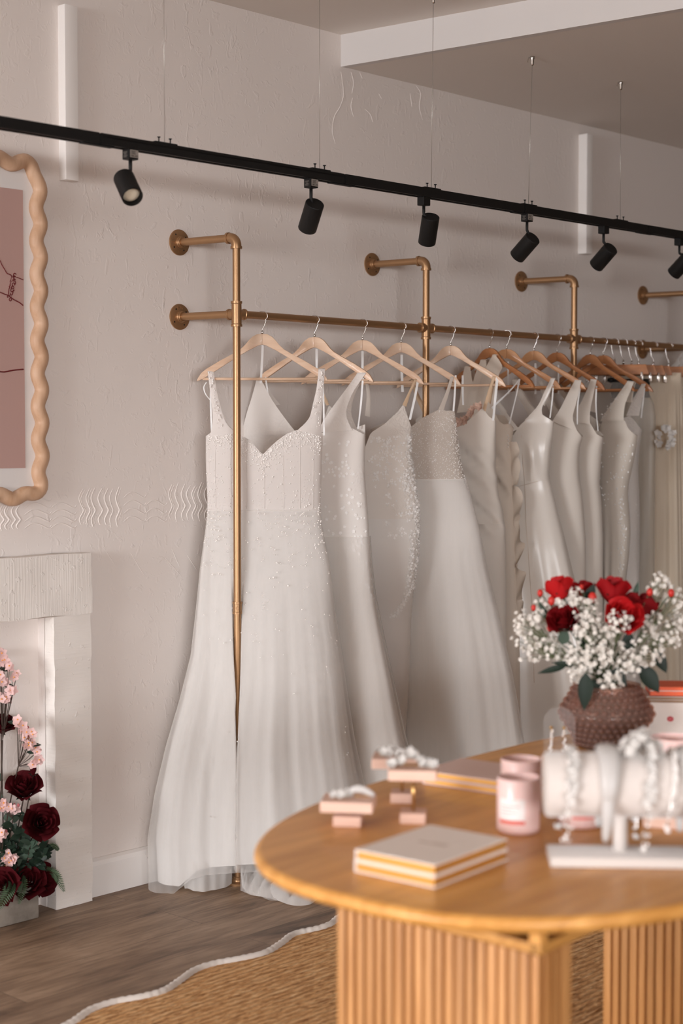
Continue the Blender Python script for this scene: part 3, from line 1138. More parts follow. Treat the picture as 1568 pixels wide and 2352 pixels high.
# outline of a curved wooden hanger arm (right half), local x along the hanger, z up from the bar
AT = [(0, .158), (.018, .1565), (.034, .148), (.046, .136), (.060, .119), (.076, .104), (.100, .090), (.150, .063), (.195, .036), (.212, .022), (.224, .004), (.2275, -.006)]
AB = [(.219, -.004), (.208, .001), (.196, .008), (.15, .037), (.1, .069), (.05, .099), (.012, .118), (0, .121)]
ZBAR = 1.746


def make_hanger(i, mat, label, tilt=0.0):
    c, ps = HC[i], HU[i]
    h = thing('coat_hanger', label, 'hanger', (c.x, c.y, ZBAR - .006), ps, 'wooden hangers on the gold rail')
    z0 = .006
    for s in (1, -1):
        mb = MB()
        pts = [(s * x, z0 + z) for x, z in AT + AB]
        extrude_poly(mb, pts, -.006, .006, .0022)
        mb.build('arm', M[mat], h, angle=35)
    mb = MB(); mb.tube([(-.207, 0, z0 + .002), (0, 0, z0 + .0015), (.207, 0, z0 + .002)], .0048, 10)
    mb.build('trouser_bar', M[mat], h)
    zr = RZ - (ZBAR - .006)
    R = PRr + .0022
    pts = [(0, 0, z0 + .15), (0, 0, z0 + .172), (.006, 0, z0 + .184), (.013, 0, zr - .018)]
    for j in range(0, 13):
        a = -0.9 + (pi + 1.35) * j / 12
        pts.append((R * cos(a) * 1.22, 0, zr + R * sin(a)))
    mb = MB(); mb.tube(catmull(pts, 3), .0015, 7)
    mb.build('hook', M['chrome'], h)
    mb = MB(); mb.lathe([(.0036, z0 + .156), (.0036, z0 + .166), (.002, z0 + .17)], 10); mb.build('ferrule', M['chrome'], h)
    return h


HL = [('birch', 'pale wooden hanger of the pearl-beaded gown, nearest and leftmost on the rail'),
      ('birch', 'pale wooden hanger second from the left, its neck right of the first hanger'),
      ('birch', 'pale wooden hanger third from the left, carrying the feathery lace gown'),
      ('birch', 'pale wooden hanger fourth from the left, just before the second brass post'),
      ('birch', 'pale wooden hanger just right of the second brass post, over the draped satin gown'),
      ('brownwood', 'brown wooden hanger turned edgewise, with white draped straps thrown over its left shoulder'),
      ('honey', 'honey-coloured wooden hanger holding the glossy satin A-line gown'),
      ('honey', 'honey-coloured wooden hanger carrying the nearer plain tank gown'),
      ('brownwood', 'brown wooden hanger of the farther plain tank gown, left of the third brass post'),
      ('brownwood', 'brown wooden hanger carrying the sequinned gown, right of the third brass post'),
      ('brownwood', 'brown wooden hanger behind the sequinned gown, last of the shoulder hangers before the clip hangers')]
for i, (mt, lab) in enumerate(HL):
    make_hanger(i, mt, lab)


def plane_uz(i, x, y):
    """pixel -> (u, z) on the upright plane of hanger i"""
    c, ps = HC[i], HU[i]
    U = Vector((cos(ps), sin(ps), 0))
    N = Vector((sin(ps), -cos(ps), 0))     # towards the camera
    d = ray(x, y)
    t = (c - CAMP).dot(N) / d.dot(N)
    P = CAMP + d * t
    return (P - c).dot(U), P.z


class Gown:
    """local frame: x along the hanger, y away from the viewer, z up from the floor"""
    def __init__(s, i, name, label, sil, neck, back, D, mats, waist=None, folds=(7, .12, 13, .05), hem=0.006, seed=1, wrinkle=None,
                 ncol=96, nrow=64, post=None, Dback=None, hemfun=None, zfold=None, bend=None):
        s.i = i
        s.bend = bend
        s.root = thing(name, label, 'wedding gown', (HC[i].x, HC[i].y, 0), HU[i], 'wedding gowns on the rail')
        P = [(plane_uz(i, xl, y), plane_uz(i, xr, y)) for y, xl, xr in sil]
        P.sort(key=lambda q: q[0][1])
        s.zs = [q[0][1] for q in P]
        s.cu = [(q[0][0] + q[1][0]) / 2 for q in P]
        s.wu = [(q[1][0] - q[0][0]) / 2 for q in P]
        s.zb = s.zs[-1]
        s.Dz, s.Dv = [a for a, b in D], [b for a, b in D]
        DB = Dback or D
        s.Bz, s.Bv = [a for a, b in DB], [b for a, b in DB]
        nk = [plane_uz(i, x, y) for x, y in neck]
        bk = [plane_uz(i, x, y) for x, y in back]
        s.nk, s.bk = sorted(nk), sorted(bk)
        s.fold, s.seed, s.wr, s.post, s.hemz, s.hemfun = folds, seed, wrinkle, post, hem, hemfun
        r = random.Random(seed)
        s.ph = [r.uniform(0, 6.28) for _ in range(12)]
        s.zfold = zfold if zfold else (s.zb - .25, .1)
        s.ncol, s.nrow = ncol, nrow
        s.pu = (Vector((PX[0], RY, 0)) - HC[i]).dot(Vector((cos(HU[i]), sin(HU[i]), 0)))
        s.zw = plane_uz(i, *waist)[1] if waist else s.zb - .22
        s.mats = mats
        s.build()

    def W(s, z): return interp(z, s.zs, s.wu)
    def C(s, z): return interp(z, s.zs, s.cu)

    def top(s, a):
        """z of the top edge in the direction a (sin a > 0 is the front)"""
        L = s.nk if sin(a) >= 0 else s.bk
        u = s.C(s.zb) + s.W(s.zb) * cos(a)
        return interp(u, [p[0] for p in L], [p[1] for p in L])

    def pt(s, a, z, k=1.0):
        W, C = s.W(z) * k, s.C(z)
        zf = 1 - smooth(s.zfold[1], s.zfold[0], z)
        n1, a1, n2, a2 = s.fold
        p = s.ph
        f = a1 * (sin(n1 * a + p[0] + .5 * sin(2 * a + p[1] + z * 1.3)) * .6 + .4 * sin((n1 + 3) * a + p[2])) + a2 * (sin(n2 * a + p[3] + z * .7 + .8 * sin(3 * a + p[4])) * .6 + .4 * sin((n2 * 2 - 3) * a + p[5] - z))
        f *= zf
        ca, sa = cos(a), sin(a)
        D = interp(z, s.Dz, s.Dv) if sa >= 0 else interp(z, s.Bz, s.Bv)
        D *= k
        u = C + W * ca * (1 + (0 if s.post else .12) * f)
        v = D * (abs(sa) ** .8 * (1 if sa >= 0 else -1)) + f * (.35 * D + .03) * abs(sa)
        if s.wr: v += s.wr(u - C, z, sa)
        return u, v

    def warp(s, u, v, z, front):
        if s.post and front: u, v = s.post(u, v, z)
        if s.bend: v += s.bend(u, z)
        return Vector((u, -v, z))

    def surf(s, a, z, lift=0.0):
        u, v = s.pt(a, z)
        return s.warp(u, v + lift * (1 if sin(a) >= 0 else -1), z, sin(a) >= 0)

    def ztop_rows(s):
        n = s.ncol
        A = [2 * pi * j / n for j in range(n)]
        T = [s.top(a) for a in A]
        return A, T

    def angles(s, z):
        """columns gathered round the post that stands in the skirt"""
        W, C = s.W(z), s.C(z)
        aR = math.acos(max(-.99, min(.99, (s.pu + .076 - C) / W)))
        aL = math.acos(max(-.99, min(.99, (s.pu - .076 - C) / W)))
        n = s.ncol
        nS = 60
        nb = int((n - nS) * .4)
        n1 = int((n - nS - nb) * (pi - aL + 0.001) / (pi - aL + aR)) if False else int((n - nS - nb) * .62)
        n2 = n - nS - nb - n1
        out = [aR * j / n1 for j in range(n1)]
        for j in range(nS):
            d = .076 - .152 * j / (nS - 1)
            out.append(math.acos(max(-.995, min(.995, (s.pu + d - C) / W))))
        out += [aL + (pi - aL) * (j + 1) / (n2 + 1) for j in range(n2)]
        out += [pi + pi * j / nb for j in range(nb)]
        return out

    def build(s, k=1.0, ztop=None):
        A, T = s.ztop_rows()
        if s.post: T = [s.top(a) for a in s.angles(s.zb)]
        zref = min(min(T), s.zb - .03) - .01
        zw = min(s.zw, zref - .02)
        rows = []
        nb = 9
        for r in range(nb):
            rows.append([(a, t + (zref - t) * r / nb) for a, t in zip(A, T)])
        nm = max(6, int((zref - zw) / .025))
        for r in range(nm + 1):
            rows.append([(a, zref + (zw - zref) * r / nm) for a in A])
        iw = len(rows) - 1
        for r in range(1, s.nrow + 1):
            q = r / s.nrow
            rr = []
            for a in (s.angles(s.hemz + .05) if s.post else A):
                h = s.hemfun(a) if s.hemfun else s.hemz + .006 * sin(5 * a + s.ph[7])
                rr.append((a, zw + (h - zw) * q))
            rows.append(rr)
        if s.post:
            rows = [[(s.angles(R[j][1])[j] if j == 0 else 0, R[j][1]) for j in range(len(R))] for R in rows]
            for R in rows:
                cache = {}
                for j in range(len(R)):
                    zq = round(R[j][1], 3)
                    if zq not in cache: cache[zq] = s.angles(zq)
                    R[j] = (cache[zq][j], R[j][1])
        V = [[s.surf(a, z) for a, z in R] for R in rows]
        V = [R + [R[0]] for R in V]
        for nm_, a0, a1, mt in (('bodice', 0, iw, s.mats[0]), ('skirt', iw, len(V) - 1, s.mats[1])):
            mb = MB()
            n = len(A)
            mb.V = [p for R in V[a0:a1 + 1] for p in R[:-1]]
            for r in range(a1 - a0):
                for j in range(n):
                    mb.F.append((r * n + j, r * n + (j + 1) % n, (r + 1) * n + (j + 1) % n, (r + 1) * n + j))
            o = mb.build(nm_, M[mt], s.root)
            setattr(s, nm_, o)

    def layer(s, name, mat, k, z0, z1, lift=.008, parent=None, amp=None):
        """an outer layer of net over the skirt"""
        n = s.ncol
        keep = s.fold
        if amp: s.fold = amp
        rows = []
        N = 46
        for r in range(N + 1):
            R = []
            for j in range(n + 1):
                a = 2 * pi * j / n
                if s.post: a = s.angles(z0 + (z1 - z0) * r / N)[j % n]
                zz1 = s.hemfun(a) - .02 if s.hemfun else z1
                z = z0 + (zz1 - z0) * r / N
                kk = 1 + (k - 1) * (r / N)
                u, v = s.pt(a, z, kk)
                R.append(s.warp(u, v + lift * (1 if sin(a) >= 0 else -1), z, sin(a) >= 0))
            rows.append(R)
        s.fold = keep
        mb = MB().grid(rows)
        return mb.build(name, M[mat], parent or s.skirt)

    def strip(s, name, L, R, mat, v0=.009, v1=None, back=True, parent=None, bands=5, zback=None):
        """strap given by its two pixel edges, from the hanger down to the body"""
        Lp = catmull([Vector((*plane_uz(s.i, x, y), 0)) for x, y in L], 5)
        Rp = catmull([Vector((*plane_uz(s.i, x, y), 0)) for x, y in R], 5)
        n = 22
        def samp(P, t):
            f = t * (len(P) - 1); i = min(int(f), len(P) - 2); return P[i].lerp(P[i + 1], f - i)
        rows = []
        def row(t, sg):
            a, b = samp(Lp, t), samp(Rp, t)
            out = []
            for j in range(bands + 1):
                p = a.lerp(b, j / bands)
                z = p.y
                cz = min(z, s.zb)
                D = interp(cz, s.Dz, s.Dv) if sg > 0 else interp(cz, s.Bz, s.Bv)
                f = max(-1, min(1, (p.x - s.C(cz)) / max(s.W(cz), .01)))
                vb = D * max(0.0, 1 - f * f) ** .4 if v1 is None else v1
                tt = smooth(0, 1, t) if t < 1 else 1
                v = v0 + (max(vb, .006) + .003 - v0) * tt
                v += .0025 * sin(pi * j / bands)
                out.append(Vector((p.x, -sg * v, z)))
            return out
        for k in range(n, -1, -1): rows.append(row(k / n, 1))
        if back:
            rows[-1] = [p + Vector((0, 0, .0015)) for p in rows[-1]]
            rows.append([Vector((p.x, 0, p.z + .004)) for p in rows[-1]])
            for k in range(0, n + 1): rows.append(row(k / n * (zback or 1), -1))
        return MB().grid(rows).build(name, M[mat], parent or s.root)

    def ribbon(s, name, px, w, mat, v=.0, parent=None, v2=None):
        P = [plane_uz(s.i, x, y) for x, y in px]
        P = catmull([Vector((u, -(v + ((v if v2 is None else v2) - v) * q / max(1, len(P) - 1)), z)) for q, (u, z) in enumerate(P)], 5)
        rows = []
        for q, p in enumerate(P):
            tw = .3 * sin(q * .6)
            rows.append([p + Vector((-w / 2 * cos(tw), -w / 2 * sin(tw), 0)), p + Vector((w / 2 * cos(tw), w / 2 * sin(tw), 0))])
        return MB().grid(rows).build(name, M[mat], parent or s.root)

    def dots(s, name, mat, items, parent=None, seg=6, rings=4, flat=False):
        """items: (a, z, r, lift)"""
        mb = MB()
        for a, z, r, lift in items:
            p = s.surf(a, z, lift)
            if flat:
                mb.ball(p, r, 5, 2, (1, .5, 1))
            else:
                mb.ball(p, r, seg, rings)
        o = mb.build(name, M[mat], parent or s.root, smooth=not flat)
        o['kind'] = 'stuff'
        return o
# ------------------------------------------------------------------ gown 1: pearls on tulle, standing round the first post
pu = (Vector((PX[0], RY, 0)) - HC[0]).dot(Vector((cos(HU[0]), sin(HU[0]), 0)))


def lipL(z): return interp(z, [.40, .47, .60, .66, .78, .88, .97], [.003, .001, -.0035, -.0015, -.010, -.0150, -.0180])
def lipR(z): return interp(z, [.40, .47, .60, .70, .9, .97], [-.003, .0005, .0045, .009, .0135, .0165])


def around_post(u, v, z):
    """the skirt front folds back on both sides of the rack post that stands in it"""
    g = 1 - smooth(.93, 1.10, z)
    if g <= 0: return u, v
    d = u - pu
    K = .075
    if abs(d) > K: return u, v
    q = abs(d) / K
    sg = 1 if d > 0 else -1
    lip = lipR(z) * sg if d > 0 else lipL(z) * sg
    vin = min(v, .052)
    vf = v + .008 * smooth(.95, .6, z) + max(0, .098 - v) * smooth(.75, .55, z)
    if q > .35:
        t = (q - .35) / .65
        uu = lip + (K - lip) * t ** .9
        vv = vf + (v - vf) * smooth(0, 1, t)
    elif q > .15:
        t = (q - .15) / .2
        uu = .018 + (lip - .018) * t ** 2.5
        vv = vin + (vf - vin) * t
    else:
        uu = .018 * (q / .15)
        vv = vin - .002
    return u + (pu + sg * uu - u) * g, v + (vv - v) * g


hem1 = [(-3.2, .012), (-2.6, .012), (-2.0, .02), (0, .03)]


def hemfun1(a):
    if sin(a) < 0: return .015
    return interp(cos(a), [-1, -.78, -.6, -.3, .05, .3, 1], [.02, .015, .070, .088, .092, .085, .05])


g1 = Gown(0, 'wedding_gown', 'pearl-scattered ivory tulle gown with sweetheart neckline, wrapped round the first brass post',
          [(1000, 473, 741), (1060, 473, 739), (1160, 477, 736), (1200, 475, 738), (1300, 463, 756), (1400, 455, 766), (1500, 446, 780), (1600, 424, 792),
           (1700, 398, 805), (1800, 378, 824), (1900, 366, 845), (2030, 372, 860)],
          [(470, 1004), (490, 990), (525, 986), (548, 996), (575, 1010), (590, 1028), (605, 1044), (622, 1026), (640, 1010), (660, 996), (690, 985), (715, 985), (745, 1004)],
          [(470, 1004), (520, 1030), (605, 1046), (690, 1030), (745, 1004)],
          [(0, .19), (.5, .14), (.85, .108), (1.0, .072), (1.1, .056), (1.3, .05), (1.5, .055), (1.6, .035)],
          ('bodice_sheer', 'tulle_solid'), waist=(605, 1172), folds=(9, .10, 23, .06), seed=4, ncol=190, nrow=70, post=around_post,
          Dback=[(0, .085), (.6, .075), (1.1, .05), (1.3, .045), (1.5, .05), (1.6, .03)], hemfun=hemfun1, zfold=(1.28, .35),
          bend=lambda u, z: max(0, -u - .18) * .55)
g1.strip('strap', [(477, 854), (483, 900), (488, 940), (489, 975), (482, 1004)], [(491, 856), (498, 900), (509, 945), (523, 975), (543, 994)], 'bodice_sheer')
g1.strip('strap', [(731, 850), (727, 890), (718, 930), (709, 962), (684, 988)], [(746, 850), (743, 890), (739, 940), (737, 985), (742, 1004)], 'bodice_sheer')
g1.ribbon('hanger_loop', [(485, 872), (484, 920), (487, 1002)], .006, 'ribbon', .005, v2=.012)
g1.ribbon('hanger_loop', [(741, 862), (743, 930), (744, 1000)], .006, 'ribbon', .006, v2=.014)
g1.ribbon('hanger_loop', [(474, 878), (468, 890), (472, 905), (482, 918)], .004, 'ribbon', .004)
g1.ribbon('hanger_loop', [(603, 786), (601, 830), (598, 880)], .008, 'ribbon', -.014)
g1.layer('overskirt', 'tulle_thin', 1.08, g1.zw, .01, .012)
# boning seams of the bodice
for f_ in (-.82, -.55, -.28, .02, .34, .62, .85):
    a_ = math.acos(f_)
    MB().tube([g1.surf(a_ - .05 * f_ * q / 8, g1.top(a_) - .012 - (g1.top(a_) - .02 - g1.zw) * q / 8, .0008) for q in range(9)], .0009, 5).build('boning_seam', M['bodice_sheer'], g1.bodice)
MB().tube([g1.surf(.03 + (pi - .06) * q / 40, g1.zw + .002, .001) for q in range(41)], .0012, 5).build('waist_seam', M['bodice_sheer'], g1.bodice)
rgp = random.Random(11)
# pearls sewn on: the largest hundred as parts, the seed beads as one
big = []
for _ in range(62):
    f = rgp.uniform(-.97, .97)
    a = math.acos(f)
    big.append((a, g1.top(a) - .004 - abs(rgp.gauss(0, .022)), rgp.uniform(.0026, .0036), .002))
for _ in range(24):
    a = rgp.uniform(.15, pi - .15)
    big.append((a, rgp.uniform(1.2, 1.45), rgp.uniform(.0026, .0036), .002))
for _ in range(14):
    a = rgp.uniform(.1, pi - .1)
    big.append((a, rgp.uniform(.75, 1.25), rgp.uniform(.003, .0042), .013))
mbp = MB().ball((0, 0, 0), 1.0, 10, 7)
proto = mbp.build('pearl', M['pearl'], g1.root)
first = True
for a, z, r, lift in big:
    o = proto if first else proto.copy()
    if not first: COL.objects.link(o)
    first = False
    o.parent = g1.root
    o.location = g1.surf(a, z, lift)
    o.scale = (r, r, r)
seeds = []
for _ in range(820):
    f = rgp.uniform(-.98, .98)
    a = math.acos(f)
    seeds.append((a, g1.top(a) - .003 - abs(rgp.gauss(0, .034)), rgp.uniform(.0013, .0027), .0018))
for _ in range(170):
    a = rgp.uniform(.1, pi - .1)
    seeds.append((a, rgp.uniform(1.27, 1.47), rgp.uniform(.0014, .0028), .0018))
for _ in range(190):
    a = rgp.uniform(.12, pi - .12)
    seeds.append((a, 1.29 - abs(rgp.gauss(0, .09)), rgp.uniform(.0016, .0032), .0135))
for _ in range(150):
    a = rgp.uniform(.1, pi - .1)
    seeds.append((a, rgp.uniform(.2, 1.28), rgp.uniform(.002, .0034), .0135))
for _ in range(60):                      # rays of seed beads fanning over the waist
    a0 = rgp.uniform(.25, pi - .25)
    z0 = rgp.uniform(1.15, 1.42)
    da = rgp.uniform(-.5, .5)
    for q in range(rgp.randint(7, 14)):
        seeds.append((a0 + da * q / 14, z0 - .012 * q * (1 - .4 * abs(da)), .0012, .0015))
for _ in range(60):
    a0 = rgp.uniform(.15, pi - .15); z0 = rgp.uniform(.35, 1.15)
    for q in range(rgp.randint(2, 4)):
        seeds.append((a0 + rgp.uniform(-.03, .03), z0 - .008 * q, rgp.uniform(.0014, .0022), .0135))
g1.dots('seed_beads', 'pearl', seeds)
mbp = MB()
for L, Rr in (([(477, 854), (483, 900), (488, 940), (489, 985)], [(491, 856), (498, 900), (509, 945), (528, 985)]), ([(731, 850), (727, 890), (718, 930), (706, 975)], [(746, 850), (743, 890), (739, 940), (738, 990)])):
    Lp = [plane_uz(0, *p) for p in L]; Rp_ = [plane_uz(0, *p) for p in Rr]
    for q in range(34):
        t = (q + .5) / 34
        zz = [interp(t, [0, .33, .66, 1], [p[1] for p in P]) for P in (Lp, Rp_)]
        uu = [interp(t, [0, .33, .66, 1], [p[0] for p in P]) for P in (Lp, Rp_)]
        k_ = rgp.uniform(.15, .85)
        u = uu[0] + (uu[1] - uu[0]) * k_
        mbp.ball((u, -(.012 + .028 * t), zz[0] + (zz[1] - zz[0]) * k_), rgp.choice([.0016, .0022, .003, .0036]), 8, 6)
o = mbp.build('strap_pearls', M['pearl'], g1.root); o['kind'] = 'stuff'


# tulle trailing on the floor
def lump(name, mat, px_rows, hgt, seed, parent, root, flat=.004, nu=40, nv=14, lines=9):
    """a spread of net on the floor: px_rows are two floor pixel lines (far, near)"""
    A_ = catmull([at(x, y, Z=0) for x, y in px_rows[0]], 8)
    B_ = catmull([at(x, y, Z=0) for x, y in px_rows[1]], 8)
    inv = root.matrix_basis.inverted()
    def s(P, t):
        f = t * (len(P) - 1); i = min(int(f), len(P) - 2); return P[i].lerp(P[i + 1], f - i)
    rows = []
    for i in range(nu + 1):
        R = []
        t = i / nu
        for j in range(nv + 1):
            q = j / nv
            p = s(A_, t).lerp(s(B_, t), q)
            e = sin(pi * q) ** .7
            n_ = noise.noise(Vector((p.x * 9 + seed, p.y * 9, seed)))
            ridge_ = abs(sin(lines * t * pi + 3.2 * q + 2.5 * n_ + seed))
            z = flat + hgt * e * (.28 + .5 * ridge_ ** 1.5 + .35 * n_) * (1 - .35 * t)
            w = Vector((noise.noise(Vector((t * 7, q * 3, seed + 5))), noise.noise(Vector((t * 7, q * 3, seed + 9))), 0)) * .012
            R.append(inv @ (Vector((p.x, p.y, max(.003, z))) + w))
        rows.append(R)
    return MB().grid(rows).build(name, M[mat], parent)


bpy.context.view_layer.update()
r1 = g1.root
lump('train', 'tulle', ([(548, 2004), (600, 1996), (660, 2004), (730, 2030), (775, 2046)], [(556, 2040), (572, 2056), (620, 2066), (690, 2084), (745, 2064)]), .105, 2.0, r1, r1, lines=7)
lump('train', 'tulle_thin', ([(552, 2000), (610, 1990), (680, 2006), (760, 2040)], [(552, 2048), (590, 2062), (660, 2074), (740, 2070)]), .13, 5.0, r1, r1, lines=5)
# underskirt lobe left of the post
inv1 = r1.matrix_basis.inverted()
def panel(name, mat, top, bot, dtop, seed, amp=.012, nu=44, nv=16, nf=5):
    """net hanging panel: top pixel line at distance offset dtop from gown plane, bottom pixel line on the floor"""
    T_ = catmull([Vector((*plane_uz(0, x, y), 0)) for x, y in top], 8)
    B_ = catmull([inv1 @ at(x, y, Z=.006) for x, y in bot], 8)
    def s(P, t):
        f = t * (len(P) - 1); i = min(int(f), len(P) - 2); return P[i].lerp(P[i + 1], f - i)
    rows = []
    for j in range(nv + 1):
        q = j / nv
        R = []
        for i in range(nu + 1):
            t = i / nu
            a = s(T_, t); a = Vector((a.x, -dtop - (.55 * max(0, -a.x - .18)), a.y))
            p = a.lerp(s(B_, t), q)
            p.y -= amp * q * sin(nf * 2 * pi * t + seed + 2 * q) + amp * .5 * sin(nf * 4.7 * pi * t + seed)
            R.append(p)
        rows.append(R)
    return MB().grid(rows).build(name, M[mat], g1.skirt)


panel('underskirt', 'tulle', [(424, 1880), (480, 1880), (540, 1890)], [(424, 2040), (445, 2046), (475, 2047), (505, 2042), (532, 2030)], .10, 1.0, .006, nf=2)
T_ = catmull([Vector((*plane_uz(0, x, y), 0)) for x, y in [(449, 1470), (441, 1530), (425, 1600), (402, 1690)]], 8)
B_ = catmull([inv1 @ q for q in (at(334, 1962, Y=4.262), at(352, 2000, Y=4.262), at(380, 2021, Z=.008), at(425, 2036, Z=.006))], 8)
rows = []
for j in range(21):
    q = j / 20
    R = []
    for i in range(41):
        t = i / 40
        f = t * (len(T_) - 1); k_ = min(int(f), len(T_) - 2); a_ = T_[k_].lerp(T_[k_ + 1], f - k_)
        f = t * (len(B_) - 1); k_ = min(int(f), len(B_) - 2); b_ = B_[k_].lerp(B_[k_ + 1], f - k_)
        p = Vector((a_.x, -.02 - .55 * max(0, -a_.x - .18), a_.y)).lerp(b_, q)
        p.y -= .006 * q * sin(19 * t + 2 * q) * (1 - .5 * q)
        R.append(p)
    rows.append(R)
MB().grid(rows).build('outer_net', M['tulle_thin'], g1.skirt)

# ------------------------------------------------------------------ gown 2: wide V straps, lace
g2 = Gown(1, 'wedding_gown', 'ivory lace gown with wide V straps, directly behind the pearl-scattered gown',
          [(1000, 560, 838), (1060, 566, 837), (1100, 575, 838), (1150, 580, 842), (1200, 578, 846), (1280, 574, 850), (1350, 568, 856), (1440, 560, 873), (1550, 548, 895), (1640, 538, 912), (1740, 528, 934), (2020, 500, 975)],
          [(556, 1003), (600, 985), (660, 985), (690, 992), (715, 1042), (742, 998), (770, 985), (815, 984), (842, 1000)],
          [(556, 1003), (620, 1010), (700, 1030), (800, 985), (846, 972)],
          [(0, .11), (.6, .09), (1.1, .06), (1.3, .055), (1.5, .06), (1.6, .03)], ('lace', 'crepe_white'), waist=(715, 1165), folds=(6, .12, 15, .05), seed=9,
          Dback=[(0, .09), (.6, .06), (1.1, .045), (1.6, .03)], ncol=120)
g2.strip('strap', [(822, 858), (790, 905), (765, 945), (738, 994)], [(842, 858), (818, 893), (805, 925), (802, 955), (816, 988)], 'lace', zback=1)
g2.strip('strap', [(590, 876), (581, 915), (570, 955), (556, 1003)], [(604, 876), (625, 912), (654, 948), (694, 996)], 'lace', zback=.5)
g2.ribbon('hanger_loop', [(613, 866), (616, 890), (620, 912)], .006, 'ribbon', .012)
g2.ribbon('hanger_loop', [(834, 868), (830, 930), (824, 985)], .007, 'ribbon', .004, v2=.01)
g2.ribbon('hanger_loop', [(724, 800), (724, 830), (724, 862)], .009, 'ribbon', -.012)
g2.layer('overskirt', 'tulle_thin', 1.09, g2.zw - .1, .01, .012)
# applique blossoms along the side and hips


def petals(mbx, c, r, N, nrm, k=5, rr=None, cup=.35):
    """small flower of k petals at c"""
    nrm = nrm.normalized()
    x = nrm.orthogonal().normalized()
    y = nrm.cross(x)
    a0 = (rr or RND).uniform(0, 6)
    for q in range(k):
        a = a0 + 2 * pi * q / k
        d = x * cos(a) + y * sin(a)
        e = nrm.cross(d)
        mbx.add([c, c + d * r * .55 + e * r * .42 + nrm * r * cup * .5, c + d * r + nrm * r * cup, c + d * r * .55 - e * r * .42 + nrm * r * cup * .5], [(0, 1, 2, 3)])


def appliques(g, name, spots, mat, k=5, seed=1, size=(.006, .012), parent=None):
    r = random.Random(seed)
    mbx = MB()
    for a, z in spots:
        p = g.surf(a, z, .002)
        p2 = g.surf(a + .05, z, .002)
        p3 = g.surf(a, z - .01, .002)
        n_ = (p2 - p).cross(p3 - p)
        if n_.length < 1e-9: n_ = Vector((0, -1, 0))
        if n_.y > 0: n_ = -n_
        n_ = n_.normalized() + Vector((r.uniform(-.3, .3), 0, r.uniform(-.3, .3)))
        petals(mbx, p, r.uniform(*size), None, n_, k, r)
    o = mbx.build(name, M[mat], parent or g.root)
    o['kind'] = 'stuff'
    return o


ra = random.Random(5)
sp = []
for cz, ca, n_, sg in ((1.43, .75, 26, .05), (1.27, .5, 20, .05), (1.15, .45, 18, .05), (1.2, 1.2, 14, .06), (1.35, 1.3, 10, .06), (1.02, .25, 14, .05), (1.45, 1.1, 10, .04)):
    for _ in range(n_): sp.append((min(2, max(.03, ca + ra.gauss(0, sg * 3))), cz + ra.gauss(0, sg * .8)))
appliques(g2, 'lace_applique', sp, 'lace_motif', 5, 2, (.004, .008))

# ------------------------------------------------------------------ gown 3: feathery lace sheath
g3 = Gown(2, 'wedding_gown', 'fitted sheath gown with feathery sequinned lace running down its side',
          [(985, 735, 945), (1017, 737, 943), (1061, 738, 946), (1104, 742, 952), (1154, 735, 961), (1191, 732, 963), (1223, 732, 962), (1267, 734, 961), (1321, 738, 954), (1375, 742, 948), (1420, 744, 944), (1528, 746, 941), (1694, 748, 931), (2020, 735, 938)],
          [(730, 990), (745, 960), (756, 930), (775, 950), (805, 985), (838, 1030), (852, 994), (883, 974), (913, 946), (927, 928), (937, 960), (946, 985)],
          [(730, 990), (790, 1000), (838, 1040), (900, 1000), (946, 985)],
          [(0, .10), (.6, .06), (.9, .06), (1.15, .075), (1.3, .06), (1.5, .065), (1.58, .03)], ('lace_dense', 'crepe_white'), waist=(840, 1190), folds=(4, .10, 9, .03), seed=14,
          Dback=[(0, .07), (1.1, .05), (1.6, .03)], ncol=120)
g3.strip('strap', [(951, 872), (936, 905), (924, 930)], [(957, 872), (942, 905), (933, 935)], 'beige_strap', zback=.8, bands=2)
g3.strip('strap', [(724, 866), (738, 905), (750, 932)], [(730, 866), (744, 905), (757, 930)], 'beige_strap', zback=.8, bands=2)
g3.ribbon('hanger_loop', [(960, 872), (953, 910), (941, 964)], .009, 'ribbon', .004, v2=.01)
g3.ribbon('hanger_loop', [(832, 806), (832, 830), (831, 862)], .009, 'ribbon', -.012)
sp = []
for _ in range(210):
    z = ra.uniform(.98, 1.56)
    sp.append((abs(ra.gauss(0, .22)) + .02, z))
for _ in range(90): sp.append((ra.uniform(.2, 1.5), ra.uniform(1.35, 1.55)))
for _ in range(60): sp.append((ra.uniform(.3, 1.2), ra.uniform(1.18, 1.4)))
for q in range(34): sp.append((.25 + q * .021 + ra.gauss(0, .03), 1.02 - q * .0042 + ra.gauss(0, .008)))
for q in range(26): sp.append((.55 + ra.gauss(0, .06), 1.2 - q * .008 + ra.gauss(0, .006)))
appliques(g3, 'feather_lace', sp, 'lace_motif', 3, 3, (.005, .013))
it = [(ra.uniform(.1, 1.6), ra.uniform(1.3, 1.53), ra.uniform(.0018, .0034), .003) for _ in range(34)]
it += [(.28 + q * .02 + ra.gauss(0, .03), 1.0 - q * .004 + ra.gauss(0, .006), ra.uniform(.0018, .003), .004) for q in range(30)]
it += [(.55 + ra.gauss(0, .05), 1.2 - q * .009, ra.uniform(.0018, .003), .004) for q in range(24)]
it += [(abs(ra.gauss(0, .15)) + .05, ra.uniform(1.05, 1.5), ra.uniform(.0018, .003), .006) for _ in range(50)]
g3.dots('sequins', 'sequin', it, flat=True)

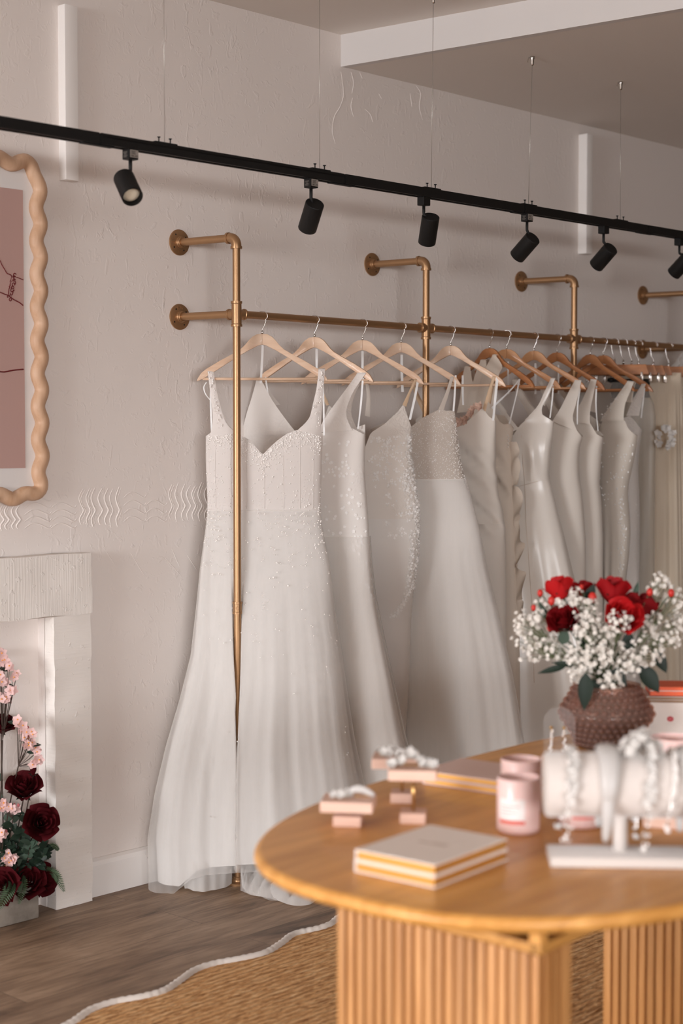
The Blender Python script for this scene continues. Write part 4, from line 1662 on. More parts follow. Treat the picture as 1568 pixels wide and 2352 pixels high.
# ------------------------------------------------------------------ gown 4: beaded bodice, glitter ball skirt
g4 = Gown(3, 'wedding_gown', 'A-line gown with densely beaded bodice and glittering tulle skirt, by the second brass post',
          [(985, 850, 1048), (1024, 852, 1054), (1050, 853, 1057), (1083, 852, 1064), (1109, 850, 1072), (1137, 844, 1080), (1187, 834, 1093), (1223, 828, 1102), (1289, 815, 1113), (1354, 802, 1128), (1408, 792, 1141), (1546, 772, 1170), (1694, 755, 1192), (2020, 720, 1235)],
          [(846, 988), (843, 953), (881, 972), (920, 1000), (946, 979), (970, 960), (1004, 943), (1014, 936), (1022, 944), (1037, 943), (1044, 947), (1050, 985)],
          [(846, 988), (900, 985), (950, 990), (1000, 975), (1040, 945), (1050, 985)],
          [(0, .12), (.6, .10), (1.1, .075), (1.3, .058), (1.5, .065), (1.58, .04)], ('glitter', 'glitter_tulle'), waist=(1005, 1100), folds=(7, .16, 17, .08), seed=21,
          Dback=[(0, .09), (1.1, .05), (1.6, .04)], ncol=130, zfold=(1.33, .4))
g4.strip('strap', [(1034, 867), (1022, 905), (1007, 940)], [(1042, 867), (1030, 905), (1019, 942)], 'glitter', zback=.7, bands=2)
g4.strip('strap', [(838, 872), (842, 910), (838, 955)], [(845, 872), (850, 910), (850, 958)], 'glitter', zback=.7, bands=2)
g4.ribbon('hanger_loop', [(1046, 862), (1044, 905), (1041, 945)], .007, 'ribbon', .004, v2=.02)
g4.ribbon('hanger_loop', [(922, 814), (922, 850), (924, 900)], .010, 'ribbon', -.012)
g4.layer('overskirt', 'tulle_thin', 1.07, g4.zw - .002, .01, .012)
it = []
for _ in range(1150):
    a = rgp.uniform(.02, 2.2)
    zt_ = g4.top(a)
    it.append((a, rgp.uniform(g4.zw, zt_ - .002), rgp.choice([.0013, .0016, .0022]), .0012))
for _ in range(260):
    z = g4.zw - abs(rgp.gauss(0, .07)); a = abs(rgp.gauss(0, .35)) + .02
    it.append((a, z, rgp.choice([.0013, .0018]), .01))
for _ in range(200): it.append((rgp.uniform(.05, 2), rgp.uniform(.7, g4.zw), .0012, .009))
g4.dots('seed_beads', 'pearl', it, seg=5, rings=3)


def wrk(al, k_, amp, z0, z1, k2=0.0):
    def f(u, z, sa):
        e = smooth(z0, z0 + .08, z) * (1 - smooth(z1 - .06, z1, z))
        q = u * cos(al) + z * sin(al)
        return amp * e * abs(sa) ** .5 * (sin(k_ * q + 2 * sin(9 * u + 4 * z)) * .65 + .35 * sin(k_ * 1.9 * q + 1.3 + 3 * sin(7 * z)))
    return f


# ------------------------------------------------------------------ gown 5: draped crepe with organza flowers at the neckline
g5 = Gown(4, 'wedding_gown', 'ivory draped crepe sheath with blush organza flowers along its neckline, fifth on the rail',
          [(965, 955, 1138), (1018, 957, 1138), (1072, 960, 1137), (1104, 960, 1141), (1137, 956, 1145), (1163, 952, 1152), (1191, 948, 1158), (1222, 946, 1160), (1277, 946, 1161), (1400, 950, 1162), (1700, 950, 1160), (2020, 945, 1162)],
          [(950, 968), (985, 945), (1010, 960), (1036, 985), (1052, 982), (1081, 966), (1103, 946), (1113, 934), (1118, 946), (1126, 957), (1140, 968)],
          [(950, 968), (1040, 1000), (1100, 985), (1140, 968)],
          [(0, .09), (.9, .06), (1.15, .07), (1.35, .055), (1.5, .06), (1.6, .03)], ('crepe', 'crepe'), waist=(1045, 1200), folds=(3, .08, 7, .03), seed=25,
          Dback=[(0, .07), (1.1, .045), (1.6, .03)], wrinkle=wrk(.95, 80, .020, 1.1, 1.56), ncol=120)
g5.strip('strap', [(1132, 866), (1124, 895), (1113, 938)], [(1139, 866), (1130, 895), (1119, 946)], 'beige_strap', zback=.8, bands=2)
g5.strip('strap', [(945, 874), (955, 910), (975, 948)], [(951, 874), (961, 910), (982, 948)], 'beige_strap', zback=.8, bands=2)
g5.ribbon('hanger_loop', [(1143, 866), (1139, 915), (1135, 966)], .010, 'ribbon', .006, v2=.016)
g5.ribbon('hanger_loop', [(1060, 862), (1060, 900), (1061, 930)], .008, 'ribbon', -.012)
mbp = MB()
rf = random.Random(8)
for q in range(13):
    x, y = interp(q, [0, 6, 12], [1052, 1081, 1112]), interp(q, [0, 6, 12], [978, 960, 936])
    u, z = plane_uz(4, x + rf.uniform(-4, 4), y + rf.uniform(-5, 4))
    for lay in range(2):
        petals(mbp, Vector((u, -.055 + .006 * lay, z)), rf.uniform(.014, .02), None, Vector((rf.uniform(-.7, .2), -1, rf.uniform(-.2, .7))), 5, rf, .7)
mbp.build('organza_flowers', M['blush'], g5.root)

# ------------------------------------------------------------------ gown 6: draped shoulder, ruffle at the side
g6 = Gown(5, 'wedding_gown', 'ivory gown with draped shoulders, spaghetti straps and a side ruffle',
          [(974, 1078, 1172), (983, 1080, 1177), (1021, 1082, 1172), (1058, 1082, 1175), (1104, 1080, 1178), (1186, 1080, 1181), (1286, 1082, 1185), (1400, 1084, 1189), (1700, 1085, 1192), (2020, 1085, 1195)],
          [(1075, 950), (1100, 938), (1125, 940), (1146, 946), (1156, 968), (1164, 975), (1173, 973), (1180, 983)],
          [(1075, 950), (1120, 950), (1150, 955), (1173, 985), (1180, 985)],
          [(0, .06), (.9, .05), (1.3, .05), (1.5, .055), (1.6, .035)], ('crepe_warm', 'crepe_warm'), waist=(1130, 1180), folds=(3, .1, 7, .04), seed=31,
          Dback=[(0, .05), (1.1, .04), (1.6, .03)], wrinkle=wrk(.75, 70, .018, 1.25, 1.56), ncol=100)
g6.strip('strap', [(1071, 843), (1064, 875), (1060, 912), (1052, 948)], [(1084, 845), (1090, 874), (1104, 890), (1128, 942)], 'crepe_warm', v0=.012, zback=.35)
g6.strip('strap', [(1108, 828), (1096, 865), (1092, 900), (1085, 945)], [(1120, 828), (1130, 872), (1140, 905), (1146, 950)], 'crepe_warm', v0=.014, zback=.3)
g6.strip('strap', [(1138, 816), (1116, 860), (1108, 900), (1100, 945)], [(1146, 818), (1161, 842), (1154, 868), (1149, 950)], 'crepe_warm', v0=.02, zback=.3)
g6.strip('spaghetti_strap', [(1193, 871), (1172, 905), (1147, 936)], [(1197, 871), (1177, 905), (1150, 940)], 'ribbon', back=False, bands=2, v1=.05)
g6.strip('spaghetti_strap', [(1194, 871), (1184, 920), (1171, 972)], [(1198, 871), (1187, 920), (1174, 974)], 'ribbon', back=False, bands=2)
mbp = MB()
rows = []
for q in range(120):
    t = q / 119
    y = 1015 + t * 420
    x0 = interp(y, [1015, 1058, 1104, 1186, 1286, 1435], [1172, 1175, 1178, 1181, 1185, 1190])
    w = (6 + 10 * abs(sin(t * 15 + .6)) ** .8 + 7 * sin(pi * min(1, t * 4))) if t < .24 else 5 + 15 * abs(sin((t - .24) * 15)) ** .7
    R = []
    for j in range(5):
        u, z = plane_uz(5, x0 - 3 + (w + 3) * j / 4, y + 2.0 * j * sin(t * 40))
        R.append(Vector((u, -(.006 + .014 * (j / 4) * sin(t * 44 + j)), z)))
    rows.append(R)
mbp.grid(rows)
mbp.build('ruffle', M['crepe_warm'], g6.root)
mbp = MB()
for q in range(7):
    u, z = plane_uz(5, 1173 + (q % 2) * 2, 1000 + q * 4.5)
    mbp.ball((u, -.02, z), .0028, 7, 5)
o = mbp.build('bead_trim', M['pearl'], g6.root); o['kind'] = 'stuff'

# ------------------------------------------------------------------ gown 7: glossy satin A-line
g7 = Gown(6, 'wedding_gown', 'glossy satin A-line gown with waist seam, between the ruffled gown and plain tank gowns',
          [(969, 1160, 1271), (1003, 1162, 1269), (1030, 1165, 1266), (1067, 1168, 1262), (1094, 1168, 1260), (1105, 1167, 1263), (1140, 1160, 1272), (1177, 1155, 1281), (1222, 1150, 1294), (1268, 1145, 1306), (1314, 1140, 1317), (1420, 1130, 1345), (1600, 1118, 1385), (1720, 1110, 1410), (2020, 1095, 1460)],
          [(1156, 1003), (1182, 999), (1197, 977), (1222, 955), (1234, 945), (1246, 951), (1261, 961), (1273, 970)],
          [(1156, 990), (1200, 975), (1240, 960), (1273, 970)],
          [(0, .13), (.6, .11), (1.1, .08), (1.33, .05), (1.5, .06), (1.6, .03)], ('satin', 'satin'), waist=(1235, 1104), folds=(5, .34, 9, .06), seed=37,
          Dback=[(0, .08), (1.1, .04), (1.6, .03)], wrinkle=wrk(.15, 60, .006, 1.34, 1.55), ncol=120, zfold=(1.3, .7))
g7.strip('strap', [(1265, 870), (1250, 903), (1237, 933), (1208, 966)], [(1275, 871), (1260, 909), (1247, 938), (1250, 956)], 'satin', zback=.6)
g7.strip('strap', [(1112, 872), (1125, 910), (1150, 950), (1160, 1000)], [(1120, 872), (1138, 910), (1170, 955), (1196, 985)], 'satin', zback=.6)
g7.ribbon('hanger_loop', [(1271, 878), (1268, 920), (1263, 960)], .006, 'ribbon', .004)
g7.ribbon('hanger_loop', [(1165, 830), (1165, 870), (1166, 905)], .007, 'ribbon', -.012)
mbp = MB()
def seamline(g, pxs, r=.0012, lift=.001):
    P = []
    for x, y in pxs:
        u, z = plane_uz(g.i, x, y)
        f = max(-.98, min(.98, (u - g.C(z)) / g.W(z)))
        P.append(g.surf(math.acos(f), z, lift))
    MB().tube(catmull(P, 6), r, 5).build('seam', M['crepe_warm'], g.root)
seamline(g7, [(1203, 1000), (1206, 1050), (1211, 1113), (1216, 1200), (1224, 1290), (1232, 1400), (1238, 1560)])
seamline(g7, [(1188, 1119), (1211, 1113), (1236, 1106), (1257, 1099)])

# ------------------------------------------------------------------ gowns 8, 9: plain tank gowns
g8 = Gown(7, 'wedding_gown', 'plain crepe tank gown, nearer of the two plain sheaths right of the satin gown',
          [(1006, 1232, 1337), (1024, 1232, 1331), (1061, 1232, 1328), (1097, 1232, 1330), (1126, 1230, 1335), (1180, 1226, 1340), (1235, 1224, 1344), (1343, 1222, 1345), (1500, 1222, 1346), (1700, 1222, 1345), (2020, 1220, 1350)],
          [(1228, 1000), (1250, 975), (1272, 970), (1284, 962), (1318, 962), (1328, 988), (1339, 1006)],
          [(1228, 1000), (1280, 985), (1310, 975), (1339, 1003)],
          [(0, .08), (.9, .055), (1.2, .06), (1.5, .055), (1.6, .03)], ('crepe', 'crepe'), waist=(1285, 1180), folds=(3, .09, 7, .03), seed=41, Dback=[(0, .06), (1.1, .04), (1.6, .03)], ncol=100)
g8.strip('strap', [(1321, 874), (1308, 901), (1293, 938), (1276, 968)], [(1336, 876), (1325, 927), (1320, 960), (1330, 990)], 'crepe', zback=.7)
g8.strip('strap', [(1176, 874), (1190, 910), (1212, 950), (1232, 1000)], [(1188, 874), (1206, 910), (1232, 945), (1262, 975)], 'crepe', zback=.7)
g8.ribbon('hanger_loop', [(1333, 880), (1327, 930), (1326, 975)], .006, 'ribbon', .005)
g8.ribbon('hanger_loop', [(1227, 834), (1227, 870), (1227, 905)], .009, 'ribbon', -.012)
g9 = Gown(8, 'wedding_gown', 'plain crepe tank gown, farther of the two plain sheaths, beside the sequinned gown',
          [(1006, 1285, 1384), (1046, 1288, 1379), (1108, 1288, 1375), (1162, 1285, 1380), (1235, 1282, 1383), (1343, 1282, 1382), (1500, 1282, 1382), (1700, 1282, 1382), (2020, 1280, 1386)],
          [(1280, 1000), (1305, 978), (1322, 962), (1334, 958), (1362, 972), (1376, 997), (1386, 1006)],
          [(1280, 1000), (1330, 985), (1370, 990), (1386, 1003)],
          [(0, .08), (.9, .055), (1.2, .06), (1.5, .055), (1.6, .03)], ('crepe', 'crepe'), waist=(1335, 1180), folds=(3, .09, 7, .03), seed=47, Dback=[(0, .06), (1.1, .04), (1.6, .03)], ncol=100)
g9.strip('strap', [(1358, 872), (1348, 905), (1336, 938), (1322, 966)], [(1372, 874), (1366, 909), (1363, 945), (1365, 976)], 'crepe', zback=.7)
g9.strip('strap', [(1236, 876), (1250, 915), (1270, 960), (1282, 1000)], [(1246, 876), (1264, 915), (1290, 950), (1312, 975)], 'crepe', zback=.7)
g9.ribbon('hanger_loop', [(1371, 880), (1369, 930), (1374, 990)], .006, 'ribbon', .004)
g9.ribbon('hanger_loop', [(1279, 838), (1279, 870), (1279, 905)], .008, 'ribbon', -.012)
# ------------------------------------------------------------------ gown 10: sequins
g10 = Gown(9, 'wedding_gown', 'sparkling sequinned fitted gown with wide V straps, right of the plain tank gowns',
           [(1002, 1376, 1462), (1030, 1376, 1459), (1068, 1376, 1451), (1111, 1377, 1441), (1136, 1376, 1439), (1179, 1374, 1443), (1221, 1373, 1445), (1275, 1374, 1441), (1328, 1378, 1434), (1420, 1380, 1430), (1700, 1378, 1436), (2020, 1370, 1445)],
           [(1372, 992), (1379, 988), (1391, 966), (1412, 950), (1440, 962), (1449, 983), (1464, 1002)],
           [(1372, 992), (1410, 990), (1464, 1000)],
           [(0, .09), (.9, .05), (1.2, .06), (1.5, .055), (1.6, .03)], ('sequin_cloth', 'sequin_cloth'), waist=(1410, 1125), folds=(4, .12, 9, .06), seed=51, Dback=[(0, .06), (1.1, .04), (1.6, .03)], ncol=100, zfold=(1.35, .9))
g10.strip('strap', [(1442, 877), (1430, 898), (1413, 930), (1388, 968)], [(1457, 879), (1450, 903), (1444, 930), (1443, 966)], 'sequin_cloth', zback=.6)
g10.strip('strap', [(1272, 880), (1296, 915), (1340, 960), (1374, 1000)], [(1284, 880), (1312, 915), (1360, 955), (1390, 975)], 'sequin_cloth', zback=.6)
it = [(rgp.uniform(.1, 2.4), rgp.uniform(1.25, 1.52), rgp.uniform(.003, .005), .005) for _ in range(80)]
it += [(.45 + rgp.gauss(0, .15), rgp.uniform(.85, 1.3), rgp.uniform(.003, .005), .006) for _ in range(80)]
it += [(rgp.uniform(.2, 2.4), rgp.uniform(.85, 1.3), rgp.uniform(.002, .003), .003) for _ in range(40)]
g10.dots('sequins', 'sequin', it, flat=True)
mbp = MB()
for _ in range(26):
    t = rgp.random(); x = 1446 - 50 * t + rgp.uniform(-6, 6); y = 890 + 70 * t + rgp.uniform(-8, 8)
    u, z = plane_uz(9, x, y); mbp.ball((u, -(.016 + .04 * t), z), rgp.uniform(.0022, .0038), 5, 2, (1, .5, 1))
o = mbp.build('strap_sequins', M['sequin'], g10.root, smooth=False); o['kind'] = 'stuff'
# ------------------------------------------------------------------ gown 11: sheer lace
g11 = Gown(10, 'wedding_gown', 'sheer lace gown just behind the sequinned gown, last before the cream tulle skirts',
           [(988, 1400, 1473), (1030, 1400, 1467), (1073, 1402, 1464), (1115, 1402, 1466), (1179, 1402, 1468), (1264, 1402, 1467), (1400, 1402, 1467), (1700, 1400, 1470), (2020, 1395, 1475)],
           [(1396, 985), (1425, 965), (1450, 955), (1462, 968), (1475, 988)], [(1396, 985), (1440, 980), (1475, 988)],
           [(0, .08), (.9, .055), (1.2, .06), (1.5, .055), (1.6, .03)], ('lace', 'lace'), waist=(1440, 1125), folds=(4, .1, 9, .05), seed=57, Dback=[(0, .06), (1.6, .03)], ncol=90)
g11.strip('strap', [(1474, 883), (1459, 913), (1444, 955)], [(1484, 883), (1478, 902), (1470, 955)], 'lace', zback=.6)
g11.ribbon('hanger_loop', [(1481, 890), (1476, 930), (1473, 960)], .006, 'ribbon', .005)
it = [(rgp.uniform(.1, 2.4), rgp.uniform(.8, 1.5), rgp.uniform(.0018, .003), .003) for _ in range(70)]
g11.dots('sequins', 'sequin', it, flat=True)
# ================================================================== beyond the gowns: clip hangers with skirts
def make_clip(i, x, label, gx=0.0, yaw=-62, mat='brownwood', w=.30):
    c = at(x, 822, Y=RY)
    h = thing('clip_hanger', label, 'hanger', (c.x, RY, 1.80), radians(yaw), 'brown clip hangers at the far end of the rail')
    mb = MB()
    pts = [(-w / 2, .03), (-w / 2 + .012, .066), (w / 2 - .012, .066), (w / 2, .03), (w / 2, .022), (-w / 2, .022)]
    extrude_poly(mb, pts, -.007, .007, .003)
    mb.build('bar', M[mat], h, angle=35)
    zr = RZ - 1.80
    R = PRr + .0022
    pts = [(0, 0, .062), (0, 0, .096), (-.008, 0, .112), (-.015, 0, zr - .016)]
    for j in range(0, 13):
        a = pi + 0.9 - (pi + 1.35) * j / 12
        pts.append((R * cos(a) * 1.2, 0, zr + R * sin(a)))
    mb = MB(); mb.tube(catmull(pts, 3), .0015, 7); mb.build('hook', M['chrome'], h)
    mb = MB(); mb.lathe([(.0045, .062), (.0045, .088), (.002, .09)], 10); mb.build('ferrule', M['chrome'], h)
    for s in (-1, 1):
        mb = MB()
        mb.box((s * (w / 2 - .03), -.010, .012), (.009, .003, .040), bev=.001)
        mb.box((s * (w / 2 - .03), .010, .012), (.009, .003, .040), bev=.001)
        mb.box((s * (w / 2 - .03), 0, -.006), (.013, .02, .008), bev=.001)
        mb.build('clip', M['chrome'], h)
    return h


CX_ = [(1411, 'brown clip hanger first after the shoulder hangers'), (1431, 'brown clip hanger second after the shoulder hangers'),
       (1450, 'brown clip hanger third after the shoulder hangers'), (1466, 'brown clip hanger fourth after the shoulder hangers, at the lower wall arm'),
       (1500, 'brown clip hanger fifth after the shoulder hangers, holding the nearer cream tulle skirt'), (1535, 'brown clip hanger near the right edge of the photo holding a cream tulle skirt')]
for i, (x, lab) in enumerate(CX_):
    make_clip(i, x, lab)


def tulle_skirt(x, label, width, seed, ztop, halfd=.05):
    c = at(x, 860, Y=RY - .02)
    t = thing('tulle_skirt', label, 'skirt', (c.x, c.y, .0), radians(-58), 'cream tulle skirts at the far end of the rail')
    rows = []
    rr = random.Random(seed)
    ph = [rr.uniform(0, 6) for _ in range(5)]
    n = 110
    for r in range(41):
        q = r / 40
        z = ztop - (ztop - .04) * q
        R = []
        for j in range(n):
            a = 2 * pi * j / n
            k_ = (.05 + .95 * smooth(0, .12, q))
            f = .11 * sin(11 * a + ph[0] + sin(2 * a + ph[1])) + .07 * sin(19 * a + ph[2] + q)
            wu = width * (.92 + .35 * q) * (1 + .25 * f * k_)
            wv = halfd * (.35 + .65 * k_) * (1 + f * k_ * 1.4) * (1 + .5 * q)
            zz = z + (.006 * sin(7 * a) if r == 0 else 0)
            R.append(Vector((wu * cos(a), wv * sin(a), zz)))
        rows.append(R + [R[0]])
    MB().grid(rows).build('skirt', M['cream_tulle'], t)
    rows = [[Vector((width * .93 * cos(2 * pi * j / 40), halfd * .45 * sin(2 * pi * j / 40), ztop + .005 - .03 * k_)) for j in range(41)] for k_ in range(2)]
    MB().grid(rows).build('waistband', M['cream_tulle'], t)
    return t


zsk = at(1500, 868, Y=RY).z
tulle_skirt(1492, 'cream tulle skirt on a clip hanger, left one of the far pair', .15, 3, zsk + .015)
ts2 = tulle_skirt(1562, 'cream tulle skirt at the right edge with a white flower corsage', .15, 8, zsk + .03)
# white fabric flowers pinned to the far skirt
p = at(1527, 1006, Y=RY - .16)
inv = (Matrix.Translation(ts2.location) @ Matrix.Rotation(radians(-58), 4, 'Z')).inverted()
mb = MB()
rr = random.Random(4)
for q in range(26):
    a = rr.uniform(0, 6.28)
    d = rr.uniform(.6, 1)
    c = p + RT * (.040 * d * cos(a) * 1.1) + Vector((0, 0, .048 * d * sin(a))) - FW * rr.uniform(0, .012)
    petals(mb, inv @ c, rr.uniform(.011, .018), None, inv.to_3x3() @ (-FW + RT * rr.uniform(-.6, .6) + Vector((0, 0, rr.uniform(-.5, .5)))), 5, rr, .5)
o = mb.build('flower_corsage', M['white_lace'], ts2); o['kind'] = 'stuff'
# dark folded filler for the unidentified dark area under the clip hangers
c = at(1447, 858, Y=RY + .02)
t = thing('dark_filler', 'dark folded filler tucked under the bars of the brown clip hangers', 'scarf', (c.x, c.y, 1.715), radians(-55))
mb = MB()
rows = []
for r in range(9):
    z = .092 - .085 * r / 8
    rows.append([Vector((.085 * cos(a) * (1 + .05 * sin(3 * a + r)), .016 * sin(a) + .005 * sin(5 * a + r * .6), z)) for a in [2 * pi * j / 40 for j in range(41)]])
mb.grid(rows); mb.build('fabric', pr('charcoal_fabric', (44, 38, 34), 0.9), t)

# clear garment bag with a paper tag between the tank gown and the sequinned gown
c = at(1402, 905, Y=RY + .06)
t = thing('garment_bag', 'clear plastic garment bag hanging behind the sequinned gown', 'garment bag', (c.x, c.y, .55), radians(-60))
mb = MB()
rows = []
for r in range(25):
    z = 1.24 - 1.2 * r / 24
    w = .20 * smooth(-.2, .12, r / 24)
    rows.append([Vector((w * cos(a), (.022 + .004 * sin(4 * a + r * .3)) * sin(a), z)) for a in [2 * pi * j / 44 for j in range(45)]])
mb.grid(rows); mb.build('bag', M['plastic'], t)
mb = MB(); mb.lathe([(.0, 1.262), (.014, 1.26), (.016, 1.245), (.0, 1.235)], 14); mb.build('hanger_opening', M['black'], t)
# a puffed tulle veil hung last on the rail
c = at(1580, 805, Y=RY)
t = thing('bridal_veil', 'gathered white tulle veil on the last hanger, half out of frame at right', 'veil', (c.x, RY, 1.1), radians(-55))
mb = MB()
rows = []
for r in range(31):
    q = r / 30
    z = .80 - .75 * q
    w = .04 + .13 * sin(min(1, q * 4) * pi / 2)
    rows.append([Vector((w * cos(a) * (1 + .1 * sin(9 * a + 4 * q)), (.05 + .02 * q) * sin(a) * (1 + .25 * sin(11 * a)), z + .05 * sin(a) * (1 - q))) for a in [2 * pi * j / 80 for j in range(81)]])
mb.grid(rows); mb.build('veil', M['tulle'], t)
mb = MB(); mb.tube(catmull([(0, 0, .80), (0, 0, .83), (.012, 0, RZ - 1.1 - .02), (.02, 0, RZ - 1.1), (0, 0, RZ - 1.1 + .018), (-.018, 0, RZ - 1.1 + .004)], 5), .0016, 6); mb.build('hook', M['chrome'], t)

# ================================================================== rug
edge = [(110, 2385), (170, 2352), (208, 2326), (264, 2307), (330, 2295), (378, 2281), (415, 2257), (448, 2234), (495, 2218.5), (552, 2208), (609, 2194), (646, 2172), (675, 2151), (731, 2138)]
E_ = [at(x, y, Z=.004) for x, y in edge]
# the scallops repeat along the hidden part of the edge, then run round the rug
xs, ys = [p.x for p in E_], [p.y for p in E_]
far = [Vector((x, y, .004)) for x, y in zip(xs, ys)]
x = xs[-1]
while x < 5.1:
    x += .06
    far.append(Vector((x, 3.492 + .022 * sin((x - 3.43) / .29 * 2 * pi + 1.2) + (x - 3.5) * .02, .004)))
x0r, x1r, y0r = far[0].x - .1, far[-1].x, 1.05
loop = [Vector((x0r - .02, far[0].y - .12, .004))] + catmull(far, 4)
yy = far[-1].y
cnt = 60
for j in range(1, cnt): loop.append(Vector((x1r + .03 * sin(j * .52), yy + (y0r - yy) * j / cnt, .004)))
for j in range(1, cnt): loop.append(Vector((x1r + (x0r - x1r) * j / cnt, y0r + .03 * sin(j * .52), .004)))
for j in range(1, cnt): loop.append(Vector((x0r + .03 * sin(j * .52), y0r + (far[0].y - .15 - y0r) * j / cnt, .004)))
rug = thing('jute_rug', 'braided jute rug with a wavy white rope edge on the wooden floor under the table', 'rug', (3.8, 2.3, 0))
o3 = Vector((-3.8, -2.3, 0))
mb = MB()
ctr = Vector((3.8, 2.3, .009))
L = len(loop)
V = [p + o3 + Vector((0, 0, .005)) for p in loop] + [Vector((p.x, p.y, 0)) + o3 for p in loop]
mb.add(V, [tuple(range(L))] + [(i, (i + 1) % L, L + (i + 1) % L, L + i) for i in range(L)])
mb.build('jute_weave', M['jute'], rug, smooth=False)
mb = MB()
# twisted rope
rope = []
cum = 0
prev = loop[0]
dense = []
for i in range(L):
    a, b = loop[i], loop[(i + 1) % L]
    n = max(1, int((b - a).length / .008))
    for j in range(n): dense.append(a.lerp(b, j / n))
rad = []
s_ = 0
for i, p in enumerate(dense):
    if i: s_ += (p - dense[i - 1]).length
    rad.append(.0115 * (1 + .12 * sin(s_ / .026 * 2 * pi)))
mb.tube([p + o3 + Vector((0, 0, .006)) for p in dense], rad, 8, closed=True)
mb.build('rope_edge', M['rope'], rug)

# ================================================================== table
TC, TA, TB, TN, TTH = Vector((3.09, 1.93, 0)), 1.10, .563, 2.6, .05
TZt = .76
tbl = thing('display_table', 'oval oak table with slatted pedestal legs standing on the jute rug', 'table', TC, TTH)
def sup(a, k=1.0):
    ca, sa = cos(a), sin(a)
    r = (abs(ca) ** TN + abs(sa) ** TN) ** (-1 / TN)
    return Vector((TA * ca * r, TB * sa * r, 0))
mb = MB()
n = 160
prof = [(-.030, -.030), (-.012, -.028), (-.003, -.021), (0, -.014), (-.001, -.008), (-.006, -.002), (-.014, 0)]
rows = []
for ins, z in prof:
    R = []
    for j in range(n):
        p = sup(2 * pi * j / n)
        d = p.normalized()
        q = p + d * ins
        R.append(Vector((q.x, q.y, TZt + z)))
    rows.append(R + [R[0]])
mb.grid(rows)
mb.add(rows[-1][:-1], [tuple(range(n))]); mb.add(rows[0][:-1], [tuple(range(n))])
mb.build('tabletop', M['oak'], tbl, angle=60)
inv = (Matrix.Translation(TC) @ Matrix.Rotation(TTH, 4, 'Z')).inverted()
ZR = .665
cn = inv @ at(1240, 2195, Z=ZR)          # near corner of the under-frame
fe = inv @ at(730, 2300, X=(Matrix.Translation(TC) @ Matrix.Rotation(TTH, 4, 'Z') @ Vector((cn.x, cn.y + .4, 0))).x)
wid = .46
# two pedestals: slatted boxes
def pedestal(x0, x1, y0, y1):
    p = MB()
    z0, z1 = .012, ZR - .001
    p.box(((x0 + x1) / 2, (y0 + y1) / 2, (z0 + z1) / 2), (x1 - x0 - .02, y1 - y0 - .02, z1 - z0))
    core = p.build('pedestal', M['oakv'], tbl, smooth=False)
    s_ = .0225
    def slat(cx, cy, rz, k_):
        q = MB()
        q.box((0, 0, (z0 + z1) / 2), (.017 + .003 * ((k_ * 7) % 3 - 1) / 2, .012, z1 - z0), bev=.003)
        T = Matrix.Translation((cx, cy, 0)) @ Matrix.Rotation(rz, 4, 'Z')
        q.V = [T @ Vector(v) for v in q.V]
        return q.build('slat', M['oakv'], core, angle=40)
    k_ = 0
    ny = int((y1 - y0) / s_)
    for i in range(ny):
        y = y0 + (y1 - y0) * (i + .5) / ny
        for x, sg in ((x0 + .006, 1), (x1 - .006, -1)):
            slat(x, y, pi / 2, k_); k_ += 1
    nx = int((x1 - x0 - .02) / s_)
    for i in range(nx):
        x = x0 + .012 + (x1 - x0 - .024) * (i + .5) / nx
        for y in (y0 + .006, y1 - .006):
            slat(x, y, 0, k_); k_ += 1
Y0, Y1 = cn.y, cn.y + wid
t_ = .105
pedestal(cn.x, cn.x + t_, Y0, Y1)
# second pedestal so that its far edge shows where the photo has it
best = min(((abs(pj((Matrix.Translation(TC) @ Matrix.Rotation(TTH, 4, 'Z')) @ Vector((cn.x + d, Y1, .5)))[0] - 1387), d) for d in [i * .01 for i in range(60, 160)]))
D2 = best[1]
pedestal(cn.x + D2, cn.x + D2 + t_, Y0, Y1)
xe = cn.x + D2 + t_
for (a, b, sz) in (((cn.x + .011, (Y0 + Y1) / 2), None, (.022, Y1 - Y0 + .002, .018)), ((xe - .011, (Y0 + Y1) / 2), None, (.022, Y1 - Y0, .018)),
                   (((cn.x + xe) / 2, Y0 + .011), None, (xe - cn.x, .022, .018)), (((cn.x + xe) / 2, Y1 - .011), None, (xe - cn.x, .022, .018))):
    mb = MB(); mb.box((a[0], a[1], ZR + .009), sz, bev=.002); mb.build('under_rail', M['oak'], tbl, smooth=False)
for x in (cn.x + .012, xe - .012):
    for y in (Y0 + .012, Y1 - .012):
        mb = MB(); mb.box((x, y, (ZR + .017 + TZt - .029) / 2), (.024, .024, TZt - .029 - ZR - .017), bev=.002); mb.build('corner_block', M['oak'], tbl, smooth=False)
mb = MB(); mb.box(((cn.x + xe) / 2, (Y0 + Y1) / 2, ZR + .0025), (xe - cn.x - .05, Y1 - Y0 - .05, .004)); mb.build('gap_shade', M['black'], tbl, smooth=False)  # black sheet added to stand for the shade in the under-frame gap

# ================================================================== on the table
ZT = TZt + .0006


def tpos(x, y): return at(x, y, Z=ZT)


